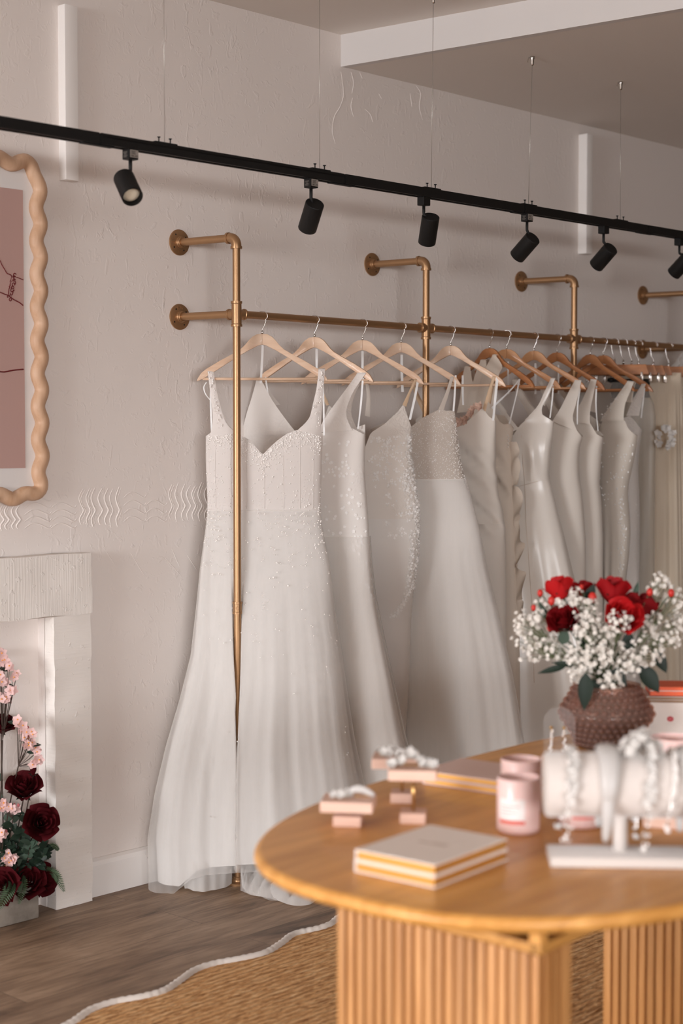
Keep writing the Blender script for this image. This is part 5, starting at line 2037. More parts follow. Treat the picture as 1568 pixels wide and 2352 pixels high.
def book(name, label, A, ex, ey, w, d, h, cover, z, group, mark=False):
    rz = atan2(ex.y, ex.x)
    b = thing(name, label, 'book', (A.x, A.y, z), rz, group)
    c = .0028
    for zz in (c / 2, h - c / 2):
        mb = MB(); mb.box((w / 2, d / 2, zz), (w, d, c), bev=.0008); mb.build('cover', M[cover], b, smooth=False)
    mb = MB(); mb.box((w / 2, d - .002, h / 2), (w, .003, h - c)); mb.build('spine', M[cover], b, smooth=False)
    mb = MB(); mb.box((w / 2, d / 2 - .001, h / 2), (w - .006, d - .008, h - 2 * c)); mb.build('page_block', M['gilt'], b, smooth=False)
    if mark:
        mb = MB()
        V, Fc = textmesh('our', .022, .0002)
        Tm = Matrix.Translation((w * .5, d * .56, h + .0001)) @ Matrix.Rotation(pi / 2, 4, 'Z')
        mb.box((w * .5, d * .5, h + .0001), (.01, .06, .0002)); mb.box((w * .54, d * .42, h + .0001), (.006, .035, .0002))
        mb.build('cover_print', M['faint'], b, smooth=False)
    return b


n0 = tpos(998, 2041); l0 = tpos(822, 1999); r0 = tpos(1166, 1976)
ex = (r0 - n0); w = ex.length; ex.normalize()
d = (l0 - n0).length
hb = .0205
book('gilt_book', 'cream book with gilt page edges, lower of the front pair on the table', n0, ex, None, w, d, hb, 'cover', ZT, 'gilt-edged books on the table')
book('gilt_book', 'cream book with gilt page edges and faint cover print, upper of the front pair', n0 + ex * .001, ex, None, w - .002, d - .001, hb, 'cover', ZT + hb + .0004, 'gilt-edged books on the table', True)
n1 = tpos(1012, 1790); r1_ = tpos(1165, 1826)
b1_ = at(1105, 1730, Z=ZT + .032); l1_ = at(1020, 1758, Z=ZT + .032)
ex2 = (b1_ - l1_); d1 = ex2.length; ex2.normalize()
# front edge runs to the right behind the candles
fd = (r1_ - n1).normalized()
A1 = n1 + fd * .25
book('gilt_book', 'blush pink book with gilt page edges, lower of the pair behind the candles', A1, Vector((ex2.x, ex2.y, 0)), None, d1, .25, .0155, 'coverpink', ZT, 'gilt-edged books on the table')
book('gilt_book', 'blush pink book with gilt page edges, upper of the pair behind the candles', A1, Vector((ex2.x, ex2.y, 0)), None, d1 - .001, .249, .0155, 'coverpink', ZT + .016, 'gilt-edged books on the table')


def candle(px, py, label, r, h, face=True, rot=0.0):
    p = tpos(px, py)
    # py is the front of the base: step back by the radius
    vd = Vector((FW.x, FW.y, 0)).normalized()
    p = p + vd * r
    c = thing('candle_jar', label, 'candle', p, atan2(vd.y, vd.x) - pi / 2, 'pink candle jars')
    mb = MB()
    mb.lathe([(0, .0), (r - .006, 0), (r - .001, .004), (r, .01), (r, h - .002), (r - .0015, h), (r - .003, h - .002), (r - .0035, .02), (r - .012, .012), (0, .011)], 48, cap=False)
    j = mb.build('jar', M['pinkglass'], c, angle=50)
    mb = MB(); mb.lathe([(0, h * .74), (r - .008, h * .742), (r - .0042, h * .75)], 40, cap=False); mb.build('wax', M['wax'], c)
    mb = MB(); mb.tube([(0, 0, h * .74), (0, 0, h * .74 + .012)], .0012, 6); mb.build('wick', M['label'], c)
    if face:
        def patch(a0, a1, z0, z1, rr, mat, nm, par):
            rows = [[Vector((rr * sin(a0 + (a1 - a0) * i / 14), -rr * cos(a0 + (a1 - a0) * i / 14), z)) for i in range(15)] for z in (z0, z1)]
            return MB().grid(rows).build(nm, M[mat], par)
        a0, a1 = -1.1 + rot, .2 + rot
        lb = patch(a0, a1, h * .21, h * .66, r + .0006, 'label', 'paper_label', c)
        patch(a0, a1, h * .21, h * .275, r + .0010, 'redprint', 'red_band', lb)
        for q, (f0, f1) in enumerate(((.1, .8), (.1, .55), (.1, .7), (.1, .5))):
            patch(a0 + (a1 - a0) * f0, a0 + (a1 - a0) * f1, h * (.52 - .055 * q), h * (.535 - .055 * q), r + .0010, 'pinktext', 'label_print', lb)
    return c


candle(1195, 1921, 'pink candle jar with white and red label, nearest one, left of the headband stand', .0425, .110)
candle(1201, 1874, 'pink candle jar standing directly behind the labelled one', .0425, .112, False)
candle(1338, 1907, 'pink candle jar mostly hidden under the white headband roll, red label band showing', .044, .102, True, .62)
candle(1556, 1800, 'wide pink jar behind the headband stand at the right edge', .052, .098, False)


def block(mbx, c, w, d, h): mbx.box((c[0], c[1], c[2] + h / 2), (w, d, h), bev=.0015)


def riser(px, py, label, hpost, bw, tw, yaw, twin=0.0, td=.085, bd=.05):
    p = tpos(px, py)
    vd = Vector((FW.x, FW.y, 0)).normalized()
    p = p + vd * bd * .5
    a = atan2(vd.y, vd.x) - pi / 2 + yaw
    t = thing('jewellery_riser', label, 'display stand', p, a, 'pink wooden jewellery risers')
    mb = MB(); block(mb, (0, 0, 0), bw, bd, .0215); mb.build('base_block', M['pinkblock'], t, smooth=False)
    mb = MB(); mb.lathe([(.0035, .0205), (.0035, .0225 + hpost)], 12, cap=True); mb.build('post', M['brass'], t)
    mb = MB(); block(mb, (twin, 0, .0215 + hpost), tw, td, .0215); mb.build('top_block', M['pinkblock'], t, smooth=False)
    return t, .0215 * 2 + hpost


rA, hA = riser(800, 1900, 'low pink wooden riser holding a hair clip, leftmost on the table', .011, .057, .106, -.12)
rC, hC = riser(950, 1893, 'tall pink wooden riser with brass post in front of its twin', .070, .052, .098, -.1)
rB, hB = riser(924, 1846, 'tall pink wooden riser with brass post, half hidden behind another', .056, .047, .098, -.1, -.014)


def flower_comb(parent, z, label, cx, n, seed, spread, tall):
    m4 = Matrix.Translation(parent.location) @ Matrix.Rotation(parent.rotation_euler[2], 4, 'Z')
    t = thing('hair_comb', label, 'hair accessory', m4 @ Vector((cx, 0, z + .0005)), parent.rotation_euler[2])
    r = random.Random(seed)
    mb = MB()
    mb.tube(catmull([(-spread, 0, .002), (0, .004, .003), (spread, 0, .002)], 6), .0015, 6)
    for q in range(-3, 4): mb.tube([(q * spread / 4, 0, .0025), (q * spread / 4 - .002, -.018, .0015)], .0007, 5)
    mb.build('comb', M['brass'], t)
    mb = MB()
    for q in range(n):
        f = q / max(1, n - 1)
        x = (f - .5) * 2 * spread
        h = .005 + tall * exp(-((x + spread * .05) / (spread * .35)) ** 2) * r.uniform(.5, 1)
        c = Vector((x + r.uniform(-.004, .004), r.uniform(-.014, .012), h))
        petals(mb, c, r.uniform(.009, .013), None, Vector((r.uniform(-.6, .6), -1 + r.uniform(-.4, .6), .7)), 5, r, .45)
        mb.ball(c + Vector((0, -.002, .002)), .002, 6, 4)
    o = mb.build('fabric_flowers', M['white_lace'], t)
    return t


flower_comb(rC, hC, 'white flower hair comb lying on the tall pink riser', .0, 22, 3, .046, .034)
flower_comb(rB, hB, 'small white flower comb on the rear pink riser', -.02, 10, 5, .03, .006)
flower_comb(rA, hA, 'tiny white flower hairpin on the low pink riser', -.016, 6, 6, .016, .004)
m4 = Matrix.Translation(rA.location) @ Matrix.Rotation(rA.rotation_euler[2], 4, 'Z')
t = thing('hair_clip', 'curved pale satin hair clip standing on the low pink riser', 'hair accessory', m4 @ Vector((.022, .01, hA + .0005)), rA.rotation_euler[2])
P = [(-.026 + .056 * q / 10, 0, .0035 + .013 * sin(pi * (q / 10) ** .8)) for q in range(11)]
mb = MB(); mb.tube(P, [.003 + .0025 * sin(pi * q / 10) for q in range(11)], 10, sx=1.5); mb.build('padded_band', M['white_satin'], t)
mb = MB(); mb.tube([(-.024, 0, .0015), (.03, 0, .0015)], .0012, 6); mb.build('pin', M['brass'], t)

# ---- headband roll on a T stand
ra_, rl = .0605, .275
pb_ = tpos(1423, 1975)
U_ = Vector((RT.x, RT.y, 0)).normalized()
rollyaw = atan2(U_.y, U_.x) - .05
hs = thing('headband_stand', 'white velvet roll stand for headbands at the right front of the table', 'display stand', pb_, rollyaw)
mb = MB(); mb.box((-.005, -.012, .0095), (.258, .098, .019), bev=.004); mb.build('base', M['velvet'], hs, angle=40)
zr_ = .200 - ra_
zc = at(1423, 1800, d=pj(pb_)[2]).z - ZT
mb = MB(); mb.tube([(0, 0, .014), (0, 0, zc - ra_ + .008)], .0135, 18); mb.build('upright', M['velvet'], hs)
mb = MB()
Rx = Matrix.Translation((0, 0, zc)) @ Matrix.Rotation(pi / 2, 4, 'Y')
mb.lathe([(0, -.1415), (ra_ - .008, -.1415), (ra_ - .002, -.139), (ra_, -.133), (ra_, .137), (ra_ - .003, .14), (0, .141)], 56, Rx, cap=False)
mb.build('roll', M['velvet'], hs, angle=40)
H4 = Matrix.Translation(pb_) @ Matrix.Rotation(rollyaw, 4, 'Z')


def uarch(x, lean, r, drop, n=30, flare=.0, yshift=0.0):
    """headband line: over the roll and down both sides"""
    P = []
    P.append(Vector((x + lean * (-1.3), -r * .86 - flare + yshift, zc - drop)))
    P.append(Vector((x + lean * (-.8), -r - flare * .6 + yshift, zc - drop * .55)))
    for j in range(n + 1):
        a = pi + .25 - (pi + .5) * j / n
        P.append(Vector((x + lean * sin(a), r * cos(a) + yshift, zc + r * sin(a))))
    P.append(Vector((x + lean * (-.8), r + flare * .6 + yshift, zc - drop * .55)))
    P.append(Vector((x + lean * (-1.3), r * .86 + flare + yshift, zc - drop)))
    return catmull(P, 3)


def headband(name, label, x, lean, drop, kind, w=.006, seed=1):
    t = thing(name, label, 'headband', pb_, rollyaw, 'headbands on the white roll')
    r = random.Random(seed)
    if kind == 'padded':
        P = uarch(x, lean, ra_ + .007, drop)
        N = len(P)
        mb = MB(); mb.tube(P, [.002 + w * .55 * sin(pi * q / (N - 1)) ** .5 for q in range(N)], 14, sx=2.4, up=(1, 0, 0)); mb.build('band', M['white_satin'], t)
    else:
        P = uarch(x, lean, ra_ + .003, drop)
        mb = MB(); mb.tube(P, .0016, 7); mb.build('wire_band', M['chrome'], t)
        mb = MB()
        N = len(P)
        for q in range(N):
            for s in range(2):
                c = P[q] + Vector((r.uniform(-w, w), 0, 0)) * (1 if kind == 'pearl' else 1.2) + (P[q] - Vector((P[q].x, 0, zc))).normalized() * r.uniform(.001, .005)
                mb.ball(c, r.uniform(.0018, .0036), 8, 6)
        o = mb.build('pearl_trim', M['pearl'], t); o['kind'] = 'stuff'
        if kind in ('lace', 'flower'):
            mb = MB()
            for q in range(0, N, 2):
                c = P[q] + Vector((r.uniform(-w, w), 0, 0)) + (P[q] - Vector((P[q].x, 0, zc))).normalized() * .004
                petals(mb, c, r.uniform(.007, .011), None, c - Vector((c.x + r.uniform(-.03, .03), 0, zc)), 5, r, .4)
            if kind == 'flower':
                for q in range(70):
                    a = r.uniform(0, 6.28); b = r.uniform(.0, 1.5)
                    dv = Vector((cos(a) * sin(b), -.25 + sin(a) * sin(b) * .7, cos(b)))
                    c = Vector((x - .008, -ra_ * .3, zc + ra_ * 1.02)) + dv * r.uniform(.014, .042)
                    petals(mb, c, r.uniform(.010, .015), None, dv, 5, r, .5)
            o = mb.build('lace_petals', M['white_lace'], t); o['kind'] = 'stuff'
        mb = MB()
        e = P[0]
        mb.ball(e, .0036, 8, 6, (1, 1, 1.8)); mb.build('end_tip', M['pearl'], t)
    return t


headband('headband', 'pearl and lace headband leftmost on the white roll', -.098, .006, .088, 'lace', .007, 2)
headband('headband', 'wide padded white satin headband left of the upright', -.028, .004, .094, 'padded', .0125, 3)
headband('headband', 'white headband with a large fluffy flower on top of the roll', .045, .006, .106, 'flower', .005, 4)
headband('headband', 'slim pearl headband between the flower band and the right edge', .088, .008, .07, 'pearl', .004, 5)
headband('headband', 'padded white headband at the right end of the roll', .120, .0, .102, 'padded', .009, 6)

# ---- pink block under the roll at right, small white-topped
p = tpos(1476, 1900)
t = thing('pink_block', 'pink wooden display block behind the stand upright at the right edge', 'display block', p, rollyaw - .28)
mb = MB(); mb.box((.07, .03, .013), (.14, .06, .026), bev=.0015); mb.build('block', M['pinkblock'], t, smooth=False)

# ---- arched acrylic earring stand
pe = tpos(1262, 1762)
t = thing('earring_stand', 'clear arched acrylic earring holder in a pale wood base, left of the vase', 'display stand', pe, rollyaw - .05)
mb = MB(); mb.box((.022, 0, .014), (.085, .03, .028), bev=.0015); mb.build('base', M['pinkblock'], t, smooth=False)
hA_ = at(1285, 1622, d=pj(pe)[2]).z - ZT
mb = MB()
pts = [(-.014, .02)] + [(.022 + .038 * cos(a), hA_ - .038 + .038 * sin(a)) for a in [pi - pi * j / 20 for j in range(21)]] + [(.060, .02)]
extrude_poly(mb, pts, -.0015, .0015)
mb.build('arch_panel', M['acrylic'], t, smooth=False)
for q, dx in enumerate((.0, .03)):
    e = thing('drop_earring', ('gold and pearl drop earring hanging on the left of the acrylic arch', 'gold and pearl drop earring hanging on the right of the acrylic arch')[q], 'earring',
              (Matrix.Translation(pe) @ Matrix.Rotation(rollyaw - .05, 4, 'Z')) @ Vector((.003 + dx, -.0045, .028)), rollyaw, 'drop earrings on the acrylic arch')
    r = random.Random(q + 3)
    mb = MB(); mb.tube(catmull([(0, 0, .004), (.003, 0, .02), (-.001, 0, .04), (.001, 0, .06), (0, .004, .068)], 6), .0007, 6); mb.ball((0, 0, .068), .004, 8, 6); mb.build('gold_wire', M['brass'], e)
    mb = MB()
    for k_ in range(22): mb.ball((r.uniform(-.004, .004) + .002 * sin(k_), r.uniform(-.003, .002), .004 + .0028 * k_), r.uniform(.0018, .0034), 7, 5)
    mb.build('pearl_drop', M['pearl'], e)

# ---- white gift box with red oval, orange box on top
pw = tpos(1478, 1706)
vd = Vector((FW.x, FW.y, 0)).normalized()
ybx = rollyaw - .03
t = thing('gift_box', 'white box with brown lid stripes and a crimson oval emblem, behind the vase at right', 'box', pw, ybx)
hW = at(1520, 1612, d=pj(pw)[2]).z - ZT
mb = MB(); mb.box((.11, .06, hW / 2), (.22, .12, hW), bev=.002); mb.build('body', M['whitecard'], t, smooth=False)
for q in range(2):
    mb = MB(); mb.box((.11, .06, hW + .003 + q * .0075), (.226, .126, .006), bev=.001); mb.build('lid', M['browncard'], t, smooth=False)
    mb = MB(); mb.box((.11, .06, hW + .0065 + q * .0075), (.224, .124, .0016)); mb.build('stripe', M['whitecard'], t, smooth=False)
oc = (Matrix.Translation(pw) @ Matrix.Rotation(ybx, 4, 'Z')).inverted() @ at(1538, 1650, d=pj(pw)[2])
mb = MB()
V = [(0 + oc.x + .0085 * cos(2 * pi * j / 28), -.0006, oc.z + .0072 * sin(2 * pi * j / 28)) for j in range(28)]
V2 = [(x, .0002, z) for x, y, z in V]
mb.add(V + V2, [tuple(range(28))] + [(j, (j + 1) % 28, 28 + (j + 1) % 28, 28 + j) for j in range(28)])
em = mb.build('oval_emblem', M['redoval'], t, smooth=False)
mb = MB(); mb.box((oc.x, -.0009, oc.z + .001), (.008, .0004, .0008)); mb.box((oc.x - .002, -.0009, oc.z - .0015), (.004, .0004, .0007)); mb.build('emblem_mark', M['pinktext'], em, smooth=False)
mb = MB(); mb.box((oc.x, -.0003, oc.z - .0125), (.022, .0005, .0007)); mb.build('caption_line', M['faint'], t, smooth=False)
t2 = thing('orange_box', 'bright orange flat box lying on the white gift box', 'box', pw + Vector((0, 0, hW + .0155)), ybx)
mb = MB(); mb.box((.115, .058, .007), (.20, .112, .012), bev=.001); mb.build('body', M['orange'], t2, smooth=False)
mb = MB(); mb.box((.115, .058, .0141), (.203, .115, .002)); mb.build('stripe', M['whitecard'], t2, smooth=False)
mb = MB(); mb.box((.115, .058, .0196), (.20, .112, .009), bev=.001); mb.build('lid', M['orange'], t2, smooth=False)
# ================================================================== flowers
def rose_bloom(mbx, c, ax, r, seed, open_=1.0, n_out=3):
    """layered petals around the axis ax"""
    rr = random.Random(seed)
    q = Vector(ax).normalized().to_track_quat('Z', 'Y').to_matrix().to_4x4()
    T = Matrix.Translation(c) @ q
    layers = [(.16, 3, 1.0, .02), (.34, 3, 1.02, .08), (.54, 4, 1.0, .18), (.76, 5, .92, .34), (.98, 5, .74, .62)][:2 + n_out]
    for li, (rad, k, hgt, flare) in enumerate(layers):
        a0 = rr.uniform(0, 6)
        for p in range(k):
            a = a0 + 2 * pi * p / k + rr.uniform(-.15, .15)
            span = 2 * pi / k * 1.25
            rows = []
            for i in range(8):
                t = i / 7
                R = []
                for j in range(11):
                    s = (j - 5) / 5
                    w = span * (.5 + .5 * sin(pi * min(1, t * .7 + .2)))
                    aa = a + s * w * .5
                    edge = 1 - .22 * abs(s) ** 3 * t
                    rad_t = r * rad * (.30 + .70 * sin(t * pi / 2) ** .8) + r * flare * open_ * .5 * t ** 3 * (1 + .25 * s * s)
                    z = r * (-.6 + (hgt + .6) * t * edge) - r * flare * open_ * .35 * max(0, t - .6) * 2
                    rad_t += r * .035 * noise.noise(Vector((aa * 2.5, t * 2, seed + li * 3.1))) + r * .02 * s
                    R.append(T @ Vector((rad_t * cos(aa), rad_t * sin(aa), z)))
                rows.append(R)
            mbx.grid(rows)
    return mbx


def leafmesh(mbx, base, tip, w, nrm, curl=.15, nl=7, serr=0.0):
    base, tip = Vector(base), Vector(tip)
    d = tip - base
    L = d.length
    d.normalize()
    nrm = Vector(nrm)
    s = d.cross(nrm)
    if s.length < 1e-5: s = d.orthogonal()
    s.normalize()
    n_ = s.cross(d).normalized()
    rows = []
    for i in range(nl + 1):
        t = i / nl
        ww = w * (sin(pi * t ** .8) ** .9 + .03) * (1 + serr * (i % 2))
        c = base + d * L * t - n_ * curl * L * t * t
        rows.append([c - s * ww / 2 + n_ * ww * .12, c, c + s * ww / 2 + n_ * ww * .12])
    mbx.grid(rows)


vB = tpos(1402, 1726)
vd = Vector((FW.x, FW.y, 0)).normalized()
vzd = pj(vB)[2]
vB = vB + vd * .07
VZ = pj(vB)[2]
pxm = F / VZ
vase = thing('bobble_vase', 'squat smoky pink bobble-glass vase holding the red rose bouquet on the table', 'vase', vB)
prof = [(.0, .0), (.066, .0), (.076, .004), (.084, .03), (.104, .062), (.1175, .08), (.117, .092), (.104, .115), (.09, .135), (.084, .152), (.086, .16), (.083, .16), (.08, .152), (.086, .135), (.1, .115), (.112, .09), (.1, .064), (.08, .032), (.07, .01), (0, .008)]
mb = MB(); mb.lathe(prof, 72, cap=False)
outer = prof[2:11]
rz_ = [p[0] for p in outer]; zz_ = [p[1] for p in outer]
for ring_ in range(10):
    z = .012 + ring_ * .0148
    rad = interp(z, zz_, rz_)
    nb = 34
    for j in range(nb):
        a = 2 * pi * (j + .5 * (ring_ % 2)) / nb
        mb.ball((rad * cos(a), rad * sin(a), z), .0078, 9, 6, (1, 1, .85))
mb.build('glass', M['vase'], vase, angle=60)
mb = MB(); mb.lathe([(0, .010), (.07, .011), (.08, .032), (.098, .062), (.108, .082), (0, .083)], 40, cap=False)
wm = pr('vase_water', (52, 54, 42), .15, spec=.4)
k = NT(wm); gl = k.n('ShaderNodeBsdfTransparent'); gl.inputs[0].default_value = lin((190, 184, 160)); mx = k.n('ShaderNodeMixShader'); mx.inputs[0].default_value = .5
k.l(gl, 0, mx, 1); k.l(k.b, 0, mx, 2); k.l(mx, 0, k.out, 'Surface')
mb.build('water', wm, vase)
NECK = vB + Vector((0, 0, .150))


def bpt(x, y, dd=0.0):
    """point of the bouquet seen at a pixel, dd metres nearer than the vase axis"""
    return at(x, y, d=VZ - dd)


def stem_to(head, seed, r=.0018, mat='greenstem', parent=None, root=None):
    rr = random.Random(seed)
    k_ = Vector((rr.uniform(-.05, .05), rr.uniform(-.05, .05), 0))
    foot = vB + Vector((k_.x, k_.y, .02))
    mid = NECK + Vector((k_.x * .4, k_.y * .4, 0))
    off_ = head - NECK
    ctrl = NECK.lerp(head, .5) + Vector((0, 0, .012))
    P = catmull([foot, mid, ctrl, head], 7)
    org = root.location
    mb = MB(); mb.tube([p - org for p in P], r, 6)
    return mb.build('stem', M[mat], root), P


ROSES = [((1285, 1357), 30, .02, (-.3, .35, 1), 'rose_bright', 'bright red rose at the top left of the bouquet', .55),
         ((1337, 1362), 25, -.05, (.0, .5, 1), 'rose_red', 'dark red rose half hidden at the top centre of the bouquet', .6),
         ((1406, 1362), 34, .0, (.1, .3, 1), 'rose_red', 'large red rose standing tallest in the bouquet centre', .6),
         ((1470, 1400), 35, -.01, (.4, .2, .8), 'rose_dark2', 'deep red rose at the right of the bouquet', .7),
         ((1430, 1420), 34, .05, (.1, -.75, .5), 'rose_bright', 'open red rose facing forward behind white gypsophila', .9),
         ((1296, 1428), 30, .04, (-.3, -.6, .5), 'rose_dark2', 'deep crimson rose at the left of the bouquet', .7)]
M['rose_dark2'] = cloth('crimson_rose_petal', (118, 8, 15), .65, .12, sheen=0, spec=.2)
for q, ((x, y), rp, dd, ax, mt, lab, op) in enumerate(ROSES):
    h = bpt(x, y, dd)
    t = thing('red_rose', lab, 'flower', vB + Vector((0, 0, .02)), 0, 'red roses in the vase')
    org = t.location
    st, P = stem_to(h, q, .0024, 'greenstem', None, t)
    axv = RT * ax[0] + FW * ax[1] + Vector((0, 0, ax[2]))
    r = rp / pxm * 1.08
    mb = MB(); rose_bloom(mb, h - org, axv, r, q + 2, op); mb.build('bloom', M[mt], t)
    mb = MB()
    axn = axv.normalized()
    for k_ in range(5):
        a = 2 * pi * k_ / 5
        x_ = axn.orthogonal().normalized(); y_ = axn.cross(x_)
        d_ = x_ * cos(a) + y_ * sin(a)
        leafmesh(mb, h - org - axn * r * .6, h - org - axn * r * .1 + d_ * r * .75, r * .3, axn)
    mb.build('sepals', M['leaf'], t)
BUDS = [(1225, 1396, 7), (1240, 1362, 8), (1266, 1380, 10), (1263, 1441, 9), (1360, 1373, 12), (1492, 1360, 9), (1541, 1362, 9), (1335, 1348, 6)]
for q, (x, y, rp) in enumerate(BUDS):
    lab = ['small red bud furthest left in the bouquet', 'small red bud on a green sprig at upper left', 'orange-red bud under the top left rose', 'red bud beside the left crimson rose',
           'orange-red bud left of the tallest rose', 'small red bud right of the tallest rose', 'small red bud among gypsophila at far right', 'tiny red bud above the hidden rose'][q]
    h = bpt(x, y, .03)
    t = thing('spray_bud', lab, 'flower', vB + Vector((0, 0, .02)), 0, 'small red buds in the bouquet')
    org = t.location
    stem_to(h, q + 20, .0012, 'greenstem', None, t)
    r = rp / pxm
    mb = MB(); mb.ball(h - org, r, 10, 7, (.85, .85, 1.1)); mb.build('bud', M['bud_red'], t)
    mb = MB()
    for k_ in range(4):
        a = k_ * 1.57 + q
        leafmesh(mb, h - org - Vector((0, 0, r * 1.4)), h - org + Vector((cos(a) * r * .9, sin(a) * r * .9, r * .1)), r * .7, (cos(a), sin(a), .3))
    mb.build('calyx', M['leaf'], t)
GYP = [(1214, 1478, 44, -.02, 'gypsophila sprig drooping lowest at the left of the bouquet'), (1206, 1432, 32, -.03, 'gypsophila sprig at the outer left edge of the bouquet'),
       (1250, 1405, 30, -.01, 'gypsophila sprig beneath the left red buds'), (1312, 1375, 32, .03, 'gypsophila sprig between the two top left roses'),
       (1345, 1402, 32, .05, 'gypsophila sprig in the bouquet centre under the hidden rose'), (1374, 1440, 38, .07, 'gypsophila sprig at the middle front of the bouquet'),
       (1425, 1425, 26, .085, 'gypsophila sprig in front of the open red rose'), (1340, 1440, 26, .07, 'gypsophila sprig right of the left crimson rose'),
       (1398, 1490, 40, .06, 'gypsophila sprig below the open red rose'), (1330, 1512, 36, .06, 'gypsophila sprig at lower left above the big leaf'),
       (1372, 1508, 34, .07, 'gypsophila sprig at lower centre of the bouquet'), (1482, 1490, 42, .04, 'gypsophila sprig at lower right of the bouquet'),
       (1450, 1525, 34, .06, 'gypsophila sprig hanging over the vase rim at right'), (1326, 1548, 20, .06, 'small gypsophila tuft just over the vase rim at left'),
       (1404, 1568, 30, .07, 'gypsophila tuft in front of the vase rim'), (1516, 1346, 30, -.03, 'gypsophila sprig topmost at the right'),
       (1548, 1376, 30, -.02, 'gypsophila sprig at the right edge of the photo, near the top'), (1500, 1432, 34, .01, 'gypsophila sprig right of the deep red rose'),
       (1534, 1458, 34, .0, 'gypsophila sprig at the far right middle of the bouquet'), (1562, 1424, 26, -.02, 'gypsophila sprig cut by the right photo edge'),
       (1262, 1490, 30, .0, 'gypsophila sprig left of centre above the long leaf')]
tiny = None
for q, (x, y, rp, dd, lab) in enumerate(GYP):
    h = bpt(x, y, dd)
    t = thing('gypsophila_sprig', lab, 'flower', vB + Vector((0, 0, .02)), 0, 'gypsophila sprigs in the bouquet')
    org = t.location
    rr = random.Random(q + 50)
    hub = h.lerp(NECK, .35)
    st, P = stem_to(hub, q + 40, .001, 'gypstem', None, t)
    mbS, mbF = MB(), MB()
    R = rp / pxm
    nfl = int(9 + rp * 1.05)
    for k_ in range(nfl):
        while True:
            v = Vector((rr.uniform(-1, 1), rr.uniform(-1, 1), rr.uniform(-1, 1)))
            if v.length < 1: break
        c = h + v * R * 1.05
        mbS.tube([hub - org, hub.lerp(c, .6) - org + Vector((0, 0, .004)), c - org], .0004, 4, cap=False)
        fr = rr.uniform(.0055, .0088)
        nr = (v + Vector((0, 0, .5)) - FW * .7).normalized()
        petals(mbF, c - org, fr, None, nr, 6, rr, .5)
        petals(mbF, c - org + nr * .0012, fr * .65, None, nr, 5, rr, .8)
        mbF.ball(c - org, fr * .5, 6, 4)
    o = mbS.build('twigs', M['gypstem'], t)
    o = mbF.build('florets', M['gyp'], t); o['kind'] = 'stuff'
LV = [((1345, 1545), (1342, 1632), 34, .1, 'leaf', 'broad green leaf hanging down over the front of the vase'), ((1300, 1530), (1236, 1545), 15, .05, 'leaf', 'long green leaf pointing left out of the bouquet'),
      ((1318, 1528), (1268, 1521), 13, .06, 'leaf', 'shorter green leaf above the long left one'), ((1470, 1530), (1515, 1590), 40, .02, 'leaf', 'dark broad leaf at the right shoulder of the vase'),
      ((1500, 1490), (1532, 1545), 30, .0, 'leaf', 'dark leaf at the right edge of the bouquet below gypsophila'), ((1345, 1385), (1365, 1342), 24, .0, 'leaf', 'dark leaf upright between the two top roses'),
      ((1455, 1372), (1466, 1336), 12, .0, 'leaf_grey', 'small grey-green leaf rising right of the tallest rose'), ((1345, 1500), (1350, 1452), 30, .02, 'leaf', 'dark leaf deep in the bouquet centre left'),
      ((1440, 1500), (1445, 1450), 32, .03, 'leaf', 'dark leaf deep in the bouquet under the open rose'), ((1260, 1430), (1236, 1375), 13, .0, 'leaf_grey', 'narrow grey-green leaf beside the left buds'),
      ((1290, 1480), (1300, 1445), 26, .03, 'leaf_grey', 'grey-green leaf below the left crimson rose'), ((1400, 1540), (1440, 1575), 34, .05, 'leaf', 'dark leaf at the vase rim, centre right'),
      ((1360, 1560), (1380, 1600), 30, .05, 'leaf', 'dark leaf at the vase rim, centre left')]
for q, (b_, t_, w, dd, mt, lab) in enumerate(LV):
    t = thing('foliage_leaf', lab, 'leaf', vB + Vector((0, 0, .02)), 0, 'green leaves in the bouquet')
    org = t.location
    b3, t3 = bpt(*b_, dd), bpt(*t_, dd + .01)
    mb = MB(); leafmesh(mb, b3 - org, t3 - org, w / pxm, -FW + Vector((0, 0, .3)), .12); mb.build('blade', M[mt], t)
    stem_to(b3, q + 70, .0012, 'greenstem', None, t)

# ================================================================== planter in the fireplace with silk flowers
fr_ = at(90, 2108, Z=0)
PLX = fr_.x; PLY = fr_.y
zpl = at(92, 2050, X=PLX).z if False else .128
pl = thing('stone_planter', 'low grey concrete planter box on the floor in front of the fireplace opening', 'planter', (PLX - .30, PLY + .11, 0))
mb = MB()
mb.box((0, 0, .064), (.60, .22, .128), bev=.006)
mb.build('trough', M['concrete'], pl, angle=40)
mb = MB(); mb.box((0, 0, .127), (.57, .19, .01)); mb.build('soil', pr('dark_moss', (30, 30, 22), .95), pl, smooth=False)
PB = Vector((PLX - .30, PLY + .11, .13))
Zp = pj((PLX - .05, PLY + .1, .4))[2]
pxp = F / Zp


def ppt(x, y, dd=0.0): return at(x, y, d=Zp - dd)


def pstem(root, head, foot, r=.0018, mat='stem', bend=.0):
    org = root.location
    mid = foot.lerp(head, .55) + RT * bend
    mb = MB(); mb.tube([p - org for p in catmull([foot, mid, head], 8)], r, 6); return mb.build('stem', M[mat], root)


